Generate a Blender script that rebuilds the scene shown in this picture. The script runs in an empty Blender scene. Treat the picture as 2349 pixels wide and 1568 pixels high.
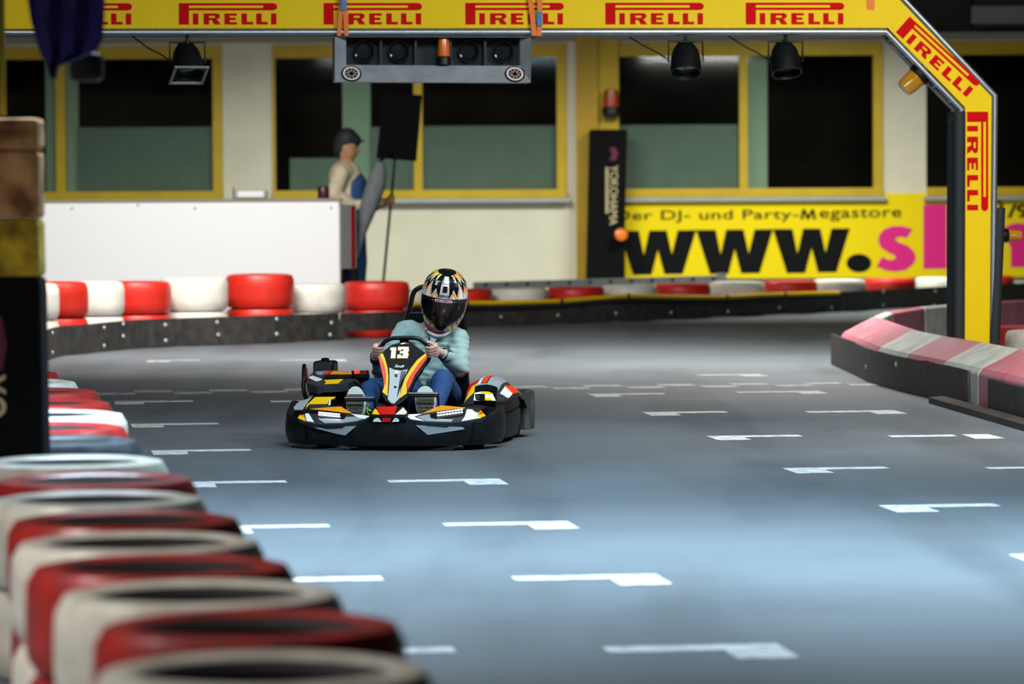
import bpy, bmesh, math, random
from mathutils import Vector, Matrix, Euler
random.seed(7)
PI = math.pi
scene = bpy.context.scene
COL = scene.collection

# ------------------------------------------------------------------ camera
W, H, F = 2349.0, 1568.0, 9000.0
PITCH, ROLL, CAMH = math.atan(354.0/F), math.radians(0.30), 1.65
CAMPOS = Vector((0, 0, CAMH))
CM = Matrix.Rotation(PI/2-PITCH, 3, 'X') @ Matrix.Rotation(-ROLL, 3, 'Z')
cd = bpy.data.cameras.new('camera')
cam = bpy.data.objects.new('camera', cd); COL.objects.link(cam)
cd.sensor_width = 36.0; cd.lens = F/W*36.0; cd.clip_end = 300
cam.matrix_world = Matrix.Translation(CAMPOS) @ CM.to_4x4()
cd.dof.use_dof = True; cd.dof.focus_distance = 25.2; cd.dof.aperture_fstop = 2.6
scene.camera = cam
# ------------------------------------------------------------------ view, world, lights
scene.view_settings.view_transform = 'Standard'
scene.view_settings.look = 'None'
scene.view_settings.exposure = 0.0
scene.view_settings.gamma = 1.0
scene.view_settings.use_curve_mapping = False
try:
    scene.cycles.use_denoising = True
    scene.cycles.max_bounces = 5; scene.cycles.diffuse_bounces = 2; scene.cycles.glossy_bounces = 3; scene.cycles.transparent_max_bounces = 8
    scene.cycles.use_adaptive_sampling = True; scene.cycles.adaptive_threshold = .04
    scene.cycles.caustics_reflective = False; scene.cycles.caustics_refractive = False
    scene.cycles.sample_clamp_indirect = 4.0
except Exception: pass
world = bpy.data.worlds.new('world'); scene.world = world; world.use_nodes = True
bg = world.node_tree.nodes['Background']
bg.inputs[0].default_value = (0.75, 0.85, 1.0, 1); bg.inputs[1].default_value = 0.12
# lamps of the hall, some only added to brighten things: (x, y, z, power, colour, length, width, spread deg, tilt_x deg)
COOL, NEUT, WARM = (0.60, 0.83, 1.0), (1.0, 0.97, 0.92), (0.95, 1.0, 0.90)
LAMPS = [
    (-1.8, 17.4, 4.7, 325, COOL, 2.4, .5, 102, 0), (2.4, 17.4, 4.7, 325, COOL, 2.4, .5, 102, 0),
    (-4.8, 10.0, 4.7, 330, NEUT, 2.4, .5, 140, 0), (0.2, 20.6, 4.7, 170, COOL, 2.4, .5, 124, 26),  # unseen lamps added to brighten the near tyres and the kart
    (-3.2, 23.5, 4.7, 60, NEUT, 2.4, .5, 170, 45), (0.6, 23.5, 4.7, 70, COOL, 2.4, .5, 170, 45), (4.2, 24.5, 4.7, 360, NEUT, 2.4, .5, 150, 38),  # unseen lamps added as front light on the arch beam and leg
    (-3.6, 37.9, 4.7, 430, NEUT, 2.4, .5, 160, 40), (-0.3, 37.8, 4.7, 170, NEUT, 2.4, .5, 130, 10),
    (2.6, 36.0, 4.7, 340, NEUT, 2.4, .5, 124, 2),
    (-1.0, 52.0, 4.7, 250, WARM, 2.4, .5, 128, 16), (4.2, 52.5, 4.7, 320, WARM, 2.4, .5, 128, 15),
    (-5.2, 52.0, 4.7, 140, WARM, 2.4, .5, 128, 13),
]
LAMP_AT = ['over the left side of the starting grid', 'over the right side of the starting grid', 'over the foreground tyre row, added to brighten it', 'just before the kart, added to brighten it', 'left of the kart, added to light the arch', 'above the kart, added to light the arch', 'in front of the right arch leg, added to light it', 'over the white partition', 'over the track behind the kart', 'over the back of the kerb island', 'before the middle window', 'before the lettered yellow banner', 'before the window left of the pale pier']

# ------------------------------------------------------------------ pixel helpers: a photograph pixel to a point in the place
def ray(x, y):
    return CM @ Vector(((x-W/2)/F, (H/2-y)/F, -1.0))
def at(x, y, Y):
    d = ray(x, y); return CAMPOS + d*(Y/d.y)
def gnd(x, y, z=0.0):
    d = ray(x, y); return CAMPOS + d*((z-CAMH)/d.z)
def onplane(x, y, P0, n):
    d = ray(x, y); return CAMPOS + d*((P0-CAMPOS).dot(n)/d.dot(n))

# ------------------------------------------------------------------ materials
def lin(c):
    if isinstance(c, str):
        c = tuple(int(c[i:i+2], 16)/255 for i in (0, 2, 4))
    return tuple(v/12.92 if v <= .04045 else ((v+.055)/1.055)**2.4 for v in c)
MATS = {}
def mat(name, col, rough=.5, metal=0.0, var=0.0, scale=8.0, bump=0.0, bscale=60.0, col2=None, coat=0.0, alpha=1.0, spec=.5):
    m = bpy.data.materials.new(name); m.use_nodes = True
    nt = m.node_tree; b = nt.nodes['Principled BSDF']
    c = lin(col)
    b.inputs['Base Color'].default_value = (*c, 1); b.inputs['Roughness'].default_value = rough
    b.inputs['Metallic'].default_value = metal; b.inputs['Specular IOR Level'].default_value = spec
    b.inputs['Coat Weight'].default_value = coat; b.inputs['Alpha'].default_value = alpha
    tc = nt.nodes.new('ShaderNodeTexCoord')
    if var > 0 or col2 is not None:
        n = nt.nodes.new('ShaderNodeTexNoise'); n.inputs['Scale'].default_value = scale; n.inputs['Detail'].default_value = 6
        r = nt.nodes.new('ShaderNodeValToRGB')
        c2 = lin(col2) if col2 is not None else tuple(v*(1-var) for v in c)
        r.color_ramp.elements[0].color = (*c2, 1); r.color_ramp.elements[1].color = (*c, 1)
        r.color_ramp.elements[0].position = .35; r.color_ramp.elements[1].position = .62
        nt.links.new(tc.outputs['Object'], n.inputs['Vector'])
        nt.links.new(n.outputs['Fac'], r.inputs['Fac']); nt.links.new(r.outputs['Color'], b.inputs['Base Color'])
    if bump > 0:
        n2 = nt.nodes.new('ShaderNodeTexNoise'); n2.inputs['Scale'].default_value = bscale; n2.inputs['Detail'].default_value = 4
        bp = nt.nodes.new('ShaderNodeBump'); bp.inputs['Strength'].default_value = bump; bp.inputs['Distance'].default_value = .01
        nt.links.new(tc.outputs['Object'], n2.inputs['Vector'])
        nt.links.new(n2.outputs['Fac'], bp.inputs['Height']); nt.links.new(bp.outputs['Normal'], b.inputs['Normal'])
    MATS[name] = m
    return m
def emis(name, col, strength):
    m = bpy.data.materials.new(name); m.use_nodes = True
    b = m.node_tree.nodes['Principled BSDF']
    b.inputs['Base Color'].default_value = (*lin(col), 1)
    b.inputs['Emission Color'].default_value = (*lin(col), 1); b.inputs['Emission Strength'].default_value = strength
    return m

# ------------------------------------------------------------------ mesh builder
ROOTINV = {}
class MB:
    def __init__(s): s.v = []; s.f = []; s.m = []
    def add(s, vs, fs, mi=0):
        o = len(s.v); s.v += [Vector(p) for p in vs]
        for f in fs: s.f.append(tuple(i+o for i in f)); s.m.append(mi)
        return s
    def box(s, a, b, mi=0, M=None):
        x0, y0, z0 = a; x1, y1, z1 = b
        vs = [Vector(p) for p in ((x0,y0,z0),(x1,y0,z0),(x1,y1,z0),(x0,y1,z0),(x0,y0,z1),(x1,y0,z1),(x1,y1,z1),(x0,y1,z1))]
        if M is not None: vs = [M @ p for p in vs]
        return s.add(vs, [(3,2,1,0),(4,5,6,7),(0,1,5,4),(1,2,6,5),(2,3,7,6),(3,0,4,7)], mi)
    def hexa(s, q0, q1, mi=0):
        return s.add(list(q0)+list(q1), [(3,2,1,0),(4,5,6,7),(0,1,5,4),(1,2,6,5),(2,3,7,6),(3,0,4,7)], mi)
    def prism(s, poly, ext, mi=0):
        n = len(poly); ext = Vector(ext)
        vs = [Vector(p) for p in poly]+[Vector(p)+ext for p in poly]
        fs = [tuple(range(n-1,-1,-1)), tuple(range(n,2*n))]+[(i,(i+1)%n,(i+1)%n+n,i+n) for i in range(n)]
        return s.add(vs, fs, mi)
    def tube(s, pts, r, seg=10, mi=0, closed=False, cap=True):
        pts = [Vector(p) for p in pts]; n = len(pts)
        rs = r if isinstance(r, (list, tuple)) else [r]*n
        up = None; rings = []
        for i, p in enumerate(pts):
            if closed: t = pts[(i+1)%n]-pts[i-1]
            else: t = pts[min(i+1,n-1)]-pts[max(i-1,0)]
            t.normalize()
            if up is None:
                up = Vector((0,0,1)) if abs(t.z) < .9 else Vector((1,0,0))
            a = (up - t*up.dot(t)); a.normalize(); up = a
            b = t.cross(a)
            rings.append([p+(a*math.cos(2*PI*k/seg)+b*math.sin(2*PI*k/seg))*rs[i] for k in range(seg)])
        vs = [p for ring in rings for p in ring]; fs = []
        for i in range(n if closed else n-1):
            j = (i+1) % n
            for k in range(seg):
                fs.append((i*seg+k, i*seg+(k+1)%seg, j*seg+(k+1)%seg, j*seg+k))
        if cap and not closed:
            fs.append(tuple(range(seg-1,-1,-1))); fs.append(tuple((n-1)*seg+k for k in range(seg)))
        return s.add(vs, fs, mi)
    def lathe(s, prof, seg=32, M=None, mis=None, closed=True):
        n = len(prof); vs = []
        for k in range(seg):
            c, sn = math.cos(2*PI*k/seg), math.sin(2*PI*k/seg)
            vs += [Vector((r*c, r*sn, z)) for r, z in prof]
        if M is not None: vs = [M @ p for p in vs]
        o = len(s.v); s.v += vs
        for k in range(seg):
            j = (k+1) % seg
            for i in range(n if closed else n-1):
                q = (i+1) % n
                s.f.append((o+k*n+i, o+j*n+i, o+j*n+q, o+k*n+q)); s.m.append(mis[i] if mis else 0)
        return s
    def ball(s, c, r, seg=12, rings=8, mi=0, M=None):
        c = Vector(c); r = Vector(r) if not isinstance(r, (int, float)) else Vector((r, r, r))
        vs = []; fs = []
        for i in range(1, rings):
            th = PI*i/rings
            for k in range(seg):
                a = 2*PI*k/seg
                vs.append(Vector((r.x*math.sin(th)*math.cos(a), r.y*math.sin(th)*math.sin(a), r.z*math.cos(th))))
        vs += [Vector((0,0,r.z)), Vector((0,0,-r.z))]
        if M is not None: vs = [M @ p for p in vs]
        vs = [p+c for p in vs]
        for i in range(rings-2):
            for k in range(seg):
                fs.append((i*seg+k, (i+1)*seg+k, (i+1)*seg+(k+1)%seg, i*seg+(k+1)%seg))
        T, B = len(vs)-2, len(vs)-1
        for k in range(seg):
            fs.append((T, k, (k+1)%seg)); fs.append((B, (rings-2)*seg+(k+1)%seg, (rings-2)*seg+k))
        return s.add(vs, fs, mi)
    def build(s, name, mats, parent=None, smooth=False, bevel=0.0, local=False):
        """world-space vertices (or already local ones) to ONE mesh object"""
        vs = s.v
        if parent is not None and not local:
            inv = ROOTINV[parent.name]; vs = [inv @ p for p in vs]
        me = bpy.data.meshes.new(name); me.from_pydata([tuple(p) for p in vs], [], s.f)
        if not isinstance(mats, (list, tuple)): mats = [mats]
        for m in mats: me.materials.append(m)
        if len(mats) > 1:
            for p, i in zip(me.polygons, s.m): p.material_index = i
        bm = bmesh.new(); bm.from_mesh(me)
        bmesh.ops.recalc_face_normals(bm, faces=bm.faces)
        bm.to_mesh(me); bm.free()
        if smooth:
            for p in me.polygons: p.use_smooth = True
            try: me.set_sharp_from_angle(angle=math.radians(40))
            except Exception: pass
        o = bpy.data.objects.new(name, me); COL.objects.link(o)
        if parent is not None:
            o.parent = parent; ROOTINV[o.name] = ROOTINV[parent.name]
        else: ROOTINV[o.name] = Matrix.Identity(4)
        if bevel:
            md = o.modifiers.new('bevel', 'BEVEL'); md.width = bevel; md.segments = 2; md.limit_method = 'ANGLE'
        return o
def tag(o, label=None, cat=None, group=None, kind=None):
    if label: o['label'] = label
    if cat: o['category'] = cat
    if group: o['group'] = group
    if kind: o['kind'] = kind
    return o
def thing(name, label, cat, loc, M=None, group=None, kind=None):
    o = bpy.data.objects.new(name, None); COL.objects.link(o); o.empty_display_size = .1
    mw = M if M is not None else Matrix.Translation(Vector(loc))
    o.matrix_world = mw; ROOTINV[o.name] = mw.inverted()
    return tag(o, label, cat, group, kind)
def rebase(o):
    """move a single-mesh thing's origin to the middle of its base"""
    me = o.data; xs = [v.co for v in me.vertices]
    c = Vector(((min(p.x for p in xs)+max(p.x for p in xs))/2, (min(p.y for p in xs)+max(p.y for p in xs))/2, min(p.z for p in xs)))
    me.transform(Matrix.Translation(-c)); o.location = c
    ROOTINV[o.name] = Matrix.Translation(-c)
    return o
def cluster(chains, voxel, name, m, parent, M=None, smooth=6, balls=(), local=False, seg=14):
    """chains of (point, radius) joined into one continuous surface"""
    mb = MB()
    for ch in chains:
        for i in range(len(ch)-1):
            (p, r), (q, t) = ch[i], ch[i+1]
            mb.tube([p, q], [r, t], seg=seg)
        for p, r in ch: mb.ball(p, r, seg, 10)
    for b in balls: mb.ball(*b)
    vs = mb.v if M is None else [M @ p for p in mb.v]
    me = bpy.data.meshes.new(name+'_raw'); me.from_pydata([tuple(p) for p in vs], [], mb.f)
    o = bpy.data.objects.new(name+'_raw', me); COL.objects.link(o)
    md = o.modifiers.new('r', 'REMESH'); md.mode = 'VOXEL'; md.voxel_size = voxel; md.use_smooth_shade = True
    sm = o.modifiers.new('s', 'SMOOTH'); sm.iterations = smooth; sm.factor = .5
    dg = bpy.context.evaluated_depsgraph_get(); dg.update()
    ev = o.evaluated_get(dg)
    me2 = bpy.data.meshes.new_from_object(ev)
    bpy.data.objects.remove(o); bpy.data.meshes.remove(me)
    if parent is not None and not local: me2.transform(ROOTINV[parent.name])
    me2.name = name; me2.materials.clear(); me2.materials.append(m)
    for p in me2.polygons: p.use_smooth = True
    ob = bpy.data.objects.new(name, me2); COL.objects.link(ob)
    if parent is not None: ob.parent = parent; ROOTINV[ob.name] = ROOTINV[parent.name]
    else: ROOTINV[ob.name] = Matrix.Identity(4)
    return ob
# ------------------------------------------------------------------ print (lettering)
def text2d(body, bold=0.0, spacing=1.0, shear=0.0):
    cu = bpy.data.curves.new('t', 'FONT'); cu.body = body; cu.offset = bold; cu.space_character = spacing; cu.shear = shear
    cu.resolution_u = 4
    o = bpy.data.objects.new('t', cu); COL.objects.link(o)
    dg = bpy.context.evaluated_depsgraph_get(); dg.update()
    me = bpy.data.meshes.new_from_object(o.evaluated_get(dg))
    v = [(p.co.x, p.co.y) for p in me.vertices]; f = [tuple(p.vertices) for p in me.polygons]
    bpy.data.objects.remove(o); bpy.data.curves.remove(cu); bpy.data.meshes.remove(me)
    x0 = min(p[0] for p in v); x1 = max(p[0] for p in v); y0 = min(p[1] for p in v); y1 = max(p[1] for p in v)
    return v, f, (x0, x1, y0, y1)
def islands(nv, faces):
    par = list(range(nv))
    def fd(i):
        while par[i] != i: par[i] = par[par[i]]; i = par[i]
        return i
    for f in faces:
        for q in f[1:]: par[fd(q)] = fd(f[0])
    out = {}
    for f in faces: out.setdefault(fd(f[0]), []).append(f)
    return list(out.values())
def printed(name, t2d, fn, m, parent, local=False, split=False):
    """flat lettering; fn maps (u,v) in 0..1 of the text's bounds to a point"""
    v, f, (x0, x1, y0, y1) = t2d
    P_ = [fn((x-x0)/(x1-x0), (y-y0)/(y1-y0)) for x, y in v]
    if split:
        for fs in islands(len(v), f):
            ids = sorted({i for q in fs for i in q}); ix = {k: n for n, k in enumerate(ids)}
            MB().add([P_[i] for i in ids], [tuple(ix[i] for i in q) for q in fs]).build('letter', m, parent, local=local)
        return
    mb = MB(); mb.add(P_, f)
    return mb.build(name, m, parent, local=local)

# ------------------------------------------------------------------ materials
m_cream = mat('cream_plaster', 'd4cdb8', .8, var=.08, scale=1.5)
m_upper = mat('dark_upper_wall', '2b2824', .85, var=.2, scale=2)
m_ceil = mat('dark_ceiling', '3a3836', .9)
m_side = mat('grey_side_wall', '6d6a62', .85, var=.1)
m_yframe = mat('yellow_frame_paint', 'bd9c00', .6, var=.1, scale=3)
m_ypier = mat('ochre_pier_paint', 'b08a05', .6, var=.12, scale=2)
m_ybanner = mat('yellow_banner', 'e8cc00', .6, spec=.2)
m_black = mat('black_print', '090b0b', .6, spec=.12)
m_magenta = mat('magenta_print', 'd8127a', .5)
m_white = mat('white_paint', 'eceeef', .5, var=.04, scale=2)
m_tan = mat('tan_print', 'c9b98a', .6)
m_banner_black = mat('black_banner_cloth', '060506', .85, spec=.15)
m_magdark = mat('dark_magenta_print', '5a0a2c', .7)
m_film = mat('frosted_film', '7b847c', .75, var=.08, scale=4)
m_pier_in = mat('pale_green_post', 'a9b8a6', .7)
m_room = mat('dark_room', '5e4d40', .9, var=.3, scale=1.5)
m_steel = mat('galvanised_tube', 'b7bec4', .35, .85, var=.15, scale=25)
m_steel2 = mat('grey_metal', 'a2a6a6', .5, .3, var=.15, scale=12)
m_alu = mat('brushed_sheet', 'b4bcc2', .42, .35, var=.2, scale=9)
m_panel = mat('yellow_panel', 'f2cc00', .55, var=.03, scale=4, spec=.2)
m_logo = mat('red_print', 'cc0608', .65, spec=.08)
m_pad = mat('black_foam_pad', '23272b', .75, bump=.3, bscale=40)
m_rubber = mat('black_rubber_belt', '2b2a2a', .62, var=.35, scale=9, bump=.25, bscale=25, col2='403d39')
m_bolt = mat('bolt_zinc', 'c8cac8', .4, .4)
m_red = mat('red_tyre_paint', 'd42a1c', .42, var=.16, scale=7, bump=.1, bscale=20)
m_wht = mat('white_tyre_paint', 'e9e6da', .45, var=.12, scale=7, bump=.1, bscale=20)
m_nred = mat('worn_red_tyre_paint', 'ae2c28', .33, var=.35, scale=9, bump=.2, bscale=16, col2='8a3030')
m_nwht = mat('worn_white_tyre_paint', 'dedace', .36, var=.2, scale=9, bump=.2, bscale=16, col2='c8c2b4')
m_ndark = mat('scuffed_grey_tyre', '4a525a', .4, var=.3, scale=9, col2='2c3034')
m_tin = mat('bare_tyre_inside', '141211', .8)
m_bred = mat('faded_red_block', 'b85a68', .5, var=.2, scale=5, col2='ab8088', bump=.1)
m_bwht = mat('grubby_white_block', 'c3c8bd', .5, var=.2, scale=6, col2='a5a89f', bump=.1)
m_blackm = mat('black_metal', '0f0f10', .45, .3)
m_amber = mat('amber_lens', 'd98200', .12, coat=.5)
m_orange = mat('orange_strap', 'e8761c', .6)
m_bluebk = mat('blue_buckle', '2a6fb5', .4)
m_lensg = mat('green_lens', '0c3a30', .1, coat=.6)
m_blue = mat('dark_blue_cloth', '241c66', .75, var=.35, scale=6)
m_foam = mat('worn_brown_foam', 'dba468', .85, var=.5, scale=7, bump=.5, bscale=18, col2='7d4a22')
m_foamy = mat('worn_yellow_foam', 'd9b424', .85, var=.5, scale=9, bump=.5, bscale=18, col2='86680c')
m_glow = emis('lamp_diffuser', 'f4f8ff', 2.0)

# floor: dark polished asphalt with grain, tyre rubber and polish
m_floor = bpy.data.materials.new('asphalt'); m_floor.use_nodes = True
nt = m_floor.node_tree; b = nt.nodes['Principled BSDF']; tc = nt.nodes.new('ShaderNodeTexCoord')
def noise(scale, detail=5, stretch=None):
    n = nt.nodes.new('ShaderNodeTexNoise'); n.inputs['Scale'].default_value = scale; n.inputs['Detail'].default_value = detail
    if stretch:
        mp = nt.nodes.new('ShaderNodeMapping'); mp.inputs['Scale'].default_value = stretch; mp.inputs['Rotation'].default_value = (0, 0, math.radians(-14))
        nt.links.new(tc.outputs['Object'], mp.inputs['Vector']); nt.links.new(mp.outputs['Vector'], n.inputs['Vector'])
    else: nt.links.new(tc.outputs['Object'], n.inputs['Vector'])
    return n
def ramp(src, p0, c0, p1, c1):
    r = nt.nodes.new('ShaderNodeValToRGB'); r.color_ramp.elements[0].position = p0; r.color_ramp.elements[0].color = (*c0, 1)
    r.color_ramp.elements[1].position = p1; r.color_ramp.elements[1].color = (*c1, 1)
    nt.links.new(src, r.inputs['Fac']); return r
def mixc(a, bb, fac, mode='MULTIPLY'):
    mx = nt.nodes.new('ShaderNodeMix'); mx.data_type = 'RGBA'; mx.blend_type = mode
    mx.inputs['Factor'].default_value = fac
    nt.links.new(a, mx.inputs[6]); nt.links.new(bb, mx.inputs[7]); return mx.outputs[2]
grain = ramp(noise(160, 3).outputs['Fac'], .3, (.095, .110, .124), .7, (.175, .2, .222))
patch = ramp(noise(.35, 4).outputs['Fac'], .3, (.72, .72, .72), .7, (1, 1, 1))
skid = ramp(noise(1.1, 6, (1.0, .12, 1)).outputs['Fac'], .36, (.62, .62, .63), .5, (1, 1, 1))
cc = mixc(grain.outputs['Color'], patch.outputs['Color'], 1.0); cc = mixc(cc, skid.outputs['Color'], .7)
nt.links.new(cc, b.inputs['Base Color'])
rr = ramp(noise(.8, 5).outputs['Fac'], .3, (.5, .5, .5), .7, (.62, .62, .62)); nt.links.new(rr.outputs['Color'], b.inputs['Roughness'])
bp = nt.nodes.new('ShaderNodeBump'); bp.inputs['Strength'].default_value = .25; bp.inputs['Distance'].default_value = .004
nt.links.new(noise(120, 3).outputs['Fac'], bp.inputs['Height']); nt.links.new(bp.outputs['Normal'], b.inputs['Normal'])
m_mark = mat('worn_white_road_paint', 'e6e8e8', .55, var=.25, scale=14, col2='a9adb0')
m_mark2 = mat('scuffed_road_paint', 'b9bbb9', .6, var=.4, scale=9, col2='75777a')
# glass of the hall windows: mostly see-through with a reflection
m_glass = bpy.data.materials.new('window_glass'); m_glass.use_nodes = True
nt2 = m_glass.node_tree; nt2.nodes.remove(nt2.nodes['Principled BSDF'])
_o = nt2.nodes['Material Output']; _t = nt2.nodes.new('ShaderNodeBsdfTransparent'); _g = nt2.nodes.new('ShaderNodeBsdfGlossy'); _x = nt2.nodes.new('ShaderNodeMixShader')
_t.inputs[0].default_value = (.8, .85, .82, 1); _g.inputs['Roughness'].default_value = .04; _x.inputs[0].default_value = .006
nt2.links.new(_t.outputs[0], _x.inputs[1]); nt2.links.new(_g.outputs[0], _x.inputs[2]); nt2.links.new(_x.outputs[0], _o.inputs[0])

# ------------------------------------------------------------------ the hall
WALLY = 57.0
def wx(x, y=430): return at(x, y, WALLY).x
def wz(y, x=1174): return at(x, y, WALLY).z
floor = MB().add([(-14, -2, 0), (14, -2, 0), (14, 66, 0), (-14, 66, 0)], [(0, 1, 2, 3)]).build('floor', m_floor)
tag(floor, 'dark grey polished asphalt of the indoor kart track', kind='structure')
GD = math.radians(7.4)                                   # the grid's cross direction
gx, gy = Vector((math.cos(GD), math.sin(GD), 0)), Vector((-math.sin(GD), math.cos(GD), 0))
def mark(x0, x1, y, tab, worn=False):
    a = gnd(x0, y, .003); w = (gnd(x1, y, .003)-a).dot(gx); t = .16
    p = lambda u, v: a+gx*u+gy*v
    if tab == 'L': poly = [(0, t/2), (w, t/2), (w, -t/2), (.22, -t/2), (.22, -.35), (0, -.35)]
    elif tab == 'R': poly = [(0, t/2), (w, t/2), (w, -.35), (w-.22, -.35), (w-.22, -t/2), (0, -t/2)]
    else: poly = [(0, t/2), (w, t/2), (w, -t/2), (0, -t/2)]
    MB().prism([p(u, v) for u, v in poly], (0, 0, -.002)).build('grid_mark', m_mark2 if worn else m_mark, floor)
for a in [(262,445,921,'L'),(300,503,973,'L'),(347,578,1034,'L'),(400,660,1107,'L'),(467,760,1209,'L'),(545,882,1331,'L'),(640,1050,1497,'L'),
          (620,805,920,'R'),(890,1155,1103,'R'),(1018,1315,1202,'R'),(1178,1521,1326,'R'),(1390,1805,1489,'R'),
          (1350,1530,904,'L'),(1475,1673,946,'L'),(1625,1845,1001,'L'),(1800,2045,1075,'L'),(2022,2300,1161,'L'),(2325,2640,1275,'L'),
          (1690,1890,899,'R'),(1850,2066,944,'R'),(2265,2540,1073,'R')]: mark(*a)
mark(2040, 2198, 1000, None)
a = gnd(2214, 998, .003); p = lambda u, v: a+gx*u+gy*v
MB().prism([p(0, .1), (p(.18, .1)), p(.18, -.35), p(-.02, -.35)], (0, 0, -.002)).build('grid_mark', m_mark, floor)
for a in [(335,460,827,'L'),(640,795,826,'R'),(1600,1755,860,'R')]: mark(*a, True)
o0 = gnd(1600, 884, .003)
for i in range(-17, 5):
    for r in (0, 1):
        c = o0+gx*((i+.5*r)*.62)+gy*(.31*r-.31)
        q = [c, c+gx*.31, c+gx*.31+gy*.31, c+gy*.31]
        MB().prism(q, (0, 0, -.002)).build('chequer', m_mark2, floor)

zs, zt = wz(452), wz(104)                                # sill and head of the window band
ZC = 5.2
wb = MB()
X0, X1 = -14, 14
T = .35
wb.box((X0, WALLY, 0), (X1, WALLY+T, zs)); wb.box((X0, WALLY, zt), (X1, WALLY+T, wz(86)))
for xa, xb in ((512, 627), (1300, 1420), (2025, 2125)): wb.box((wx(xa), WALLY, zs), (wx(xb), WALLY+T, zt))
wb.box((X0, WALLY, zs), (wx(-330), WALLY+T, zt)); wb.box((wx(2760), WALLY, zs), (X1, WALLY+T, zt))
wall = tag(wb.build('wall_back', m_cream), 'cream plastered back wall below and between the yellow windows', kind='structure')
MB().box((X0, WALLY-.02, wz(86)), (X1, WALLY+T, ZC)).build('upper_wall', m_upper, wall)
MB().box((X0, WALLY-.16, wz(93)), (X1, WALLY+.0, wz(80))).build('cornice', mat('grey_cornice', '8d8778', .8), wall)
MB().box((wx(1322), WALLY-.18, 0), (wx(1372), WALLY, zt+.25)).build('pilaster', m_ypier, wall)
MB().box((wx(1372), WALLY-.10, zs-.1), (wx(1420), WALLY, zt+.25)).build('pilaster', m_yframe, wall)
for n, sx in (('left', -14), ('right', 14)):
    tag(MB().box((sx-.2 if sx < 0 else sx, -2, 0), (sx if sx < 0 else sx+.2, 66, ZC)).build('wall_'+n, m_side), kind='structure')
tag(MB().box((-14, -2, ZC), (14, 66, ZC+.2)).build('ceiling', m_ceil), kind='structure')
# dim rooms behind the windows
rm = MB(); rm.box((X0, 63, 0), (X1, 63.2, ZC)); rm.box((X0, WALLY+T, zt+.5), (X1, 63, zt+.6)); rm.box((X0, WALLY+T, .9), (X1, 63, 1.0))
tag(rm.build('wall_inner_room', m_room), 'dark room behind the back wall windows', kind='structure')

def window(n, xa, xb, label, mull, films, posts, leftframe=True, rightframe=True):
    w = thing('window_%d' % n, label, None, (wx((xa+xb)/2), WALLY, zs), kind='structure')
    fw = .15; A, B = wx(xa), wx(xb); fy0, fy1 = WALLY-.05, WALLY+.12
    MB().box((A, fy0, zt-.02-wz(104)+wz(128)), (B, fy1, zt+.02)).build('head_frame', m_yframe, w, bevel=.01)
    MB().box((A, fy0-.06, zs-.02), (B, fy1, zs+.11)).build('sill_frame', m_yframe, w, bevel=.01)
    MB().box((A-.05, fy0-.1, zs-.075), (B+.05, fy1, zs-.02)).build('sill', m_steel2, w)
    zl, zh = zs+.11, zt-.02-wz(104)+wz(128)
    if leftframe: MB().box((A, fy0, zl), (A+.04, fy1, zh)).build('jamb', m_yframe, w)
    if rightframe: MB().box((B-.14, fy0, zl), (B, fy1, zh)).build('jamb', m_yframe, w)
    for ma, mb_ in mull: MB().box((wx(ma), fy0, zl), (wx(mb_), fy1, zh)).build('mullion', m_yframe, w)
    for pa, pb in posts: MB().box((wx(pa), WALLY+.125, zl-.0), (wx(pb), WALLY+.3, zh+.0)).build('inner_post', m_pier_in, w)
    xs = [A+(.04 if leftframe else 0)]
    for ma, mb_ in mull: xs += [wx(ma), wx(mb_)]
    xs.append(B-(.14 if rightframe else 0))
    for i in range(0, len(xs), 2):
        MB().box((xs[i], WALLY+.03, zl), (xs[i+1], WALLY+.04, zh)).build('pane', m_glass, w)
    for fa, fb, fz in films: MB().box((wx(fa), WALLY+.055, zl), (wx(fb), WALLY+.06, wz(fz))).build('frosted_film', m_film, w)
    return w
window(1, -330, 512, 'window with yellow frame left of the pale pier, partly behind the brown post', [(130, 152)], [(178, 490, 287)], [(104, 131), (150, 179)], False)
window(2, 627, 1300, 'wide window with yellow frame behind the figure with the black sign', [(950, 970)], [(665, 786, 360), (850, 950, 290), (970, 1277, 288)], [(786, 850)])
window(3, 1420, 2025, 'window with yellow frame above the lettered yellow banner', [(1696, 1715)], [(1420, 1696, 288)], [(1715, 1762)], False)
window(4, 2125, 2760, 'window with yellow frame behind the right leg of the arch', [(2480, 2500)], [], [], False)
# the lettered banner under the right windows
BY = WALLY-.06
bn = thing('advertising_banner', 'long yellow banner reading www and a magenta name under the windows', 'banner', at(1900, 640, BY))
MB().box((at(1434, 540, BY).x, BY, at(1900, 637, BY).z), (at(2760, 540, BY).x, BY+.03, at(1900, 444, BY).z)).build('sheet', m_ybanner, bn)
PB = Vector((0, BY-.004, 0)); NB = Vector((0, -1, 0))
def bpoly(name, pts, m): return MB().prism([onplane(x, y, PB, NB) for x, y in pts], (0, -.003, 0)).build(name, m, bn)
wp = [(1045,380),(1220,380),(1265,600),(1315,377),(1470,377),(1517,592),(1570,376),(1735,373),(1615,766),(1450,768),(1392,550),(1335,772),(1170,775)]
for k in (-1, 0, 1): bpoly('letter', [(1330+(x+690*k)/3.915, 430+(y-8*k)/3.915) for x, y in wp], m_black)
bpoly('letter', [(1970.3+28.6*math.cos(t*PI/14), 603+21*math.sin(t*PI/14)) for t in range(28)], m_black)
sp = [(1015,550),(945,655),(870,640),(815,650),(810,680),(850,710),(960,750),(1030,820),(1055,890),(1020,970),(930,1040),(810,1060),(690,1045),(575,995),(650,880),(710,915),(770,920),(810,895),(800,865),(720,830),(630,770),(600,700),(610,620),(670,550),(770,515),(880,515),(960,530)]
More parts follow.
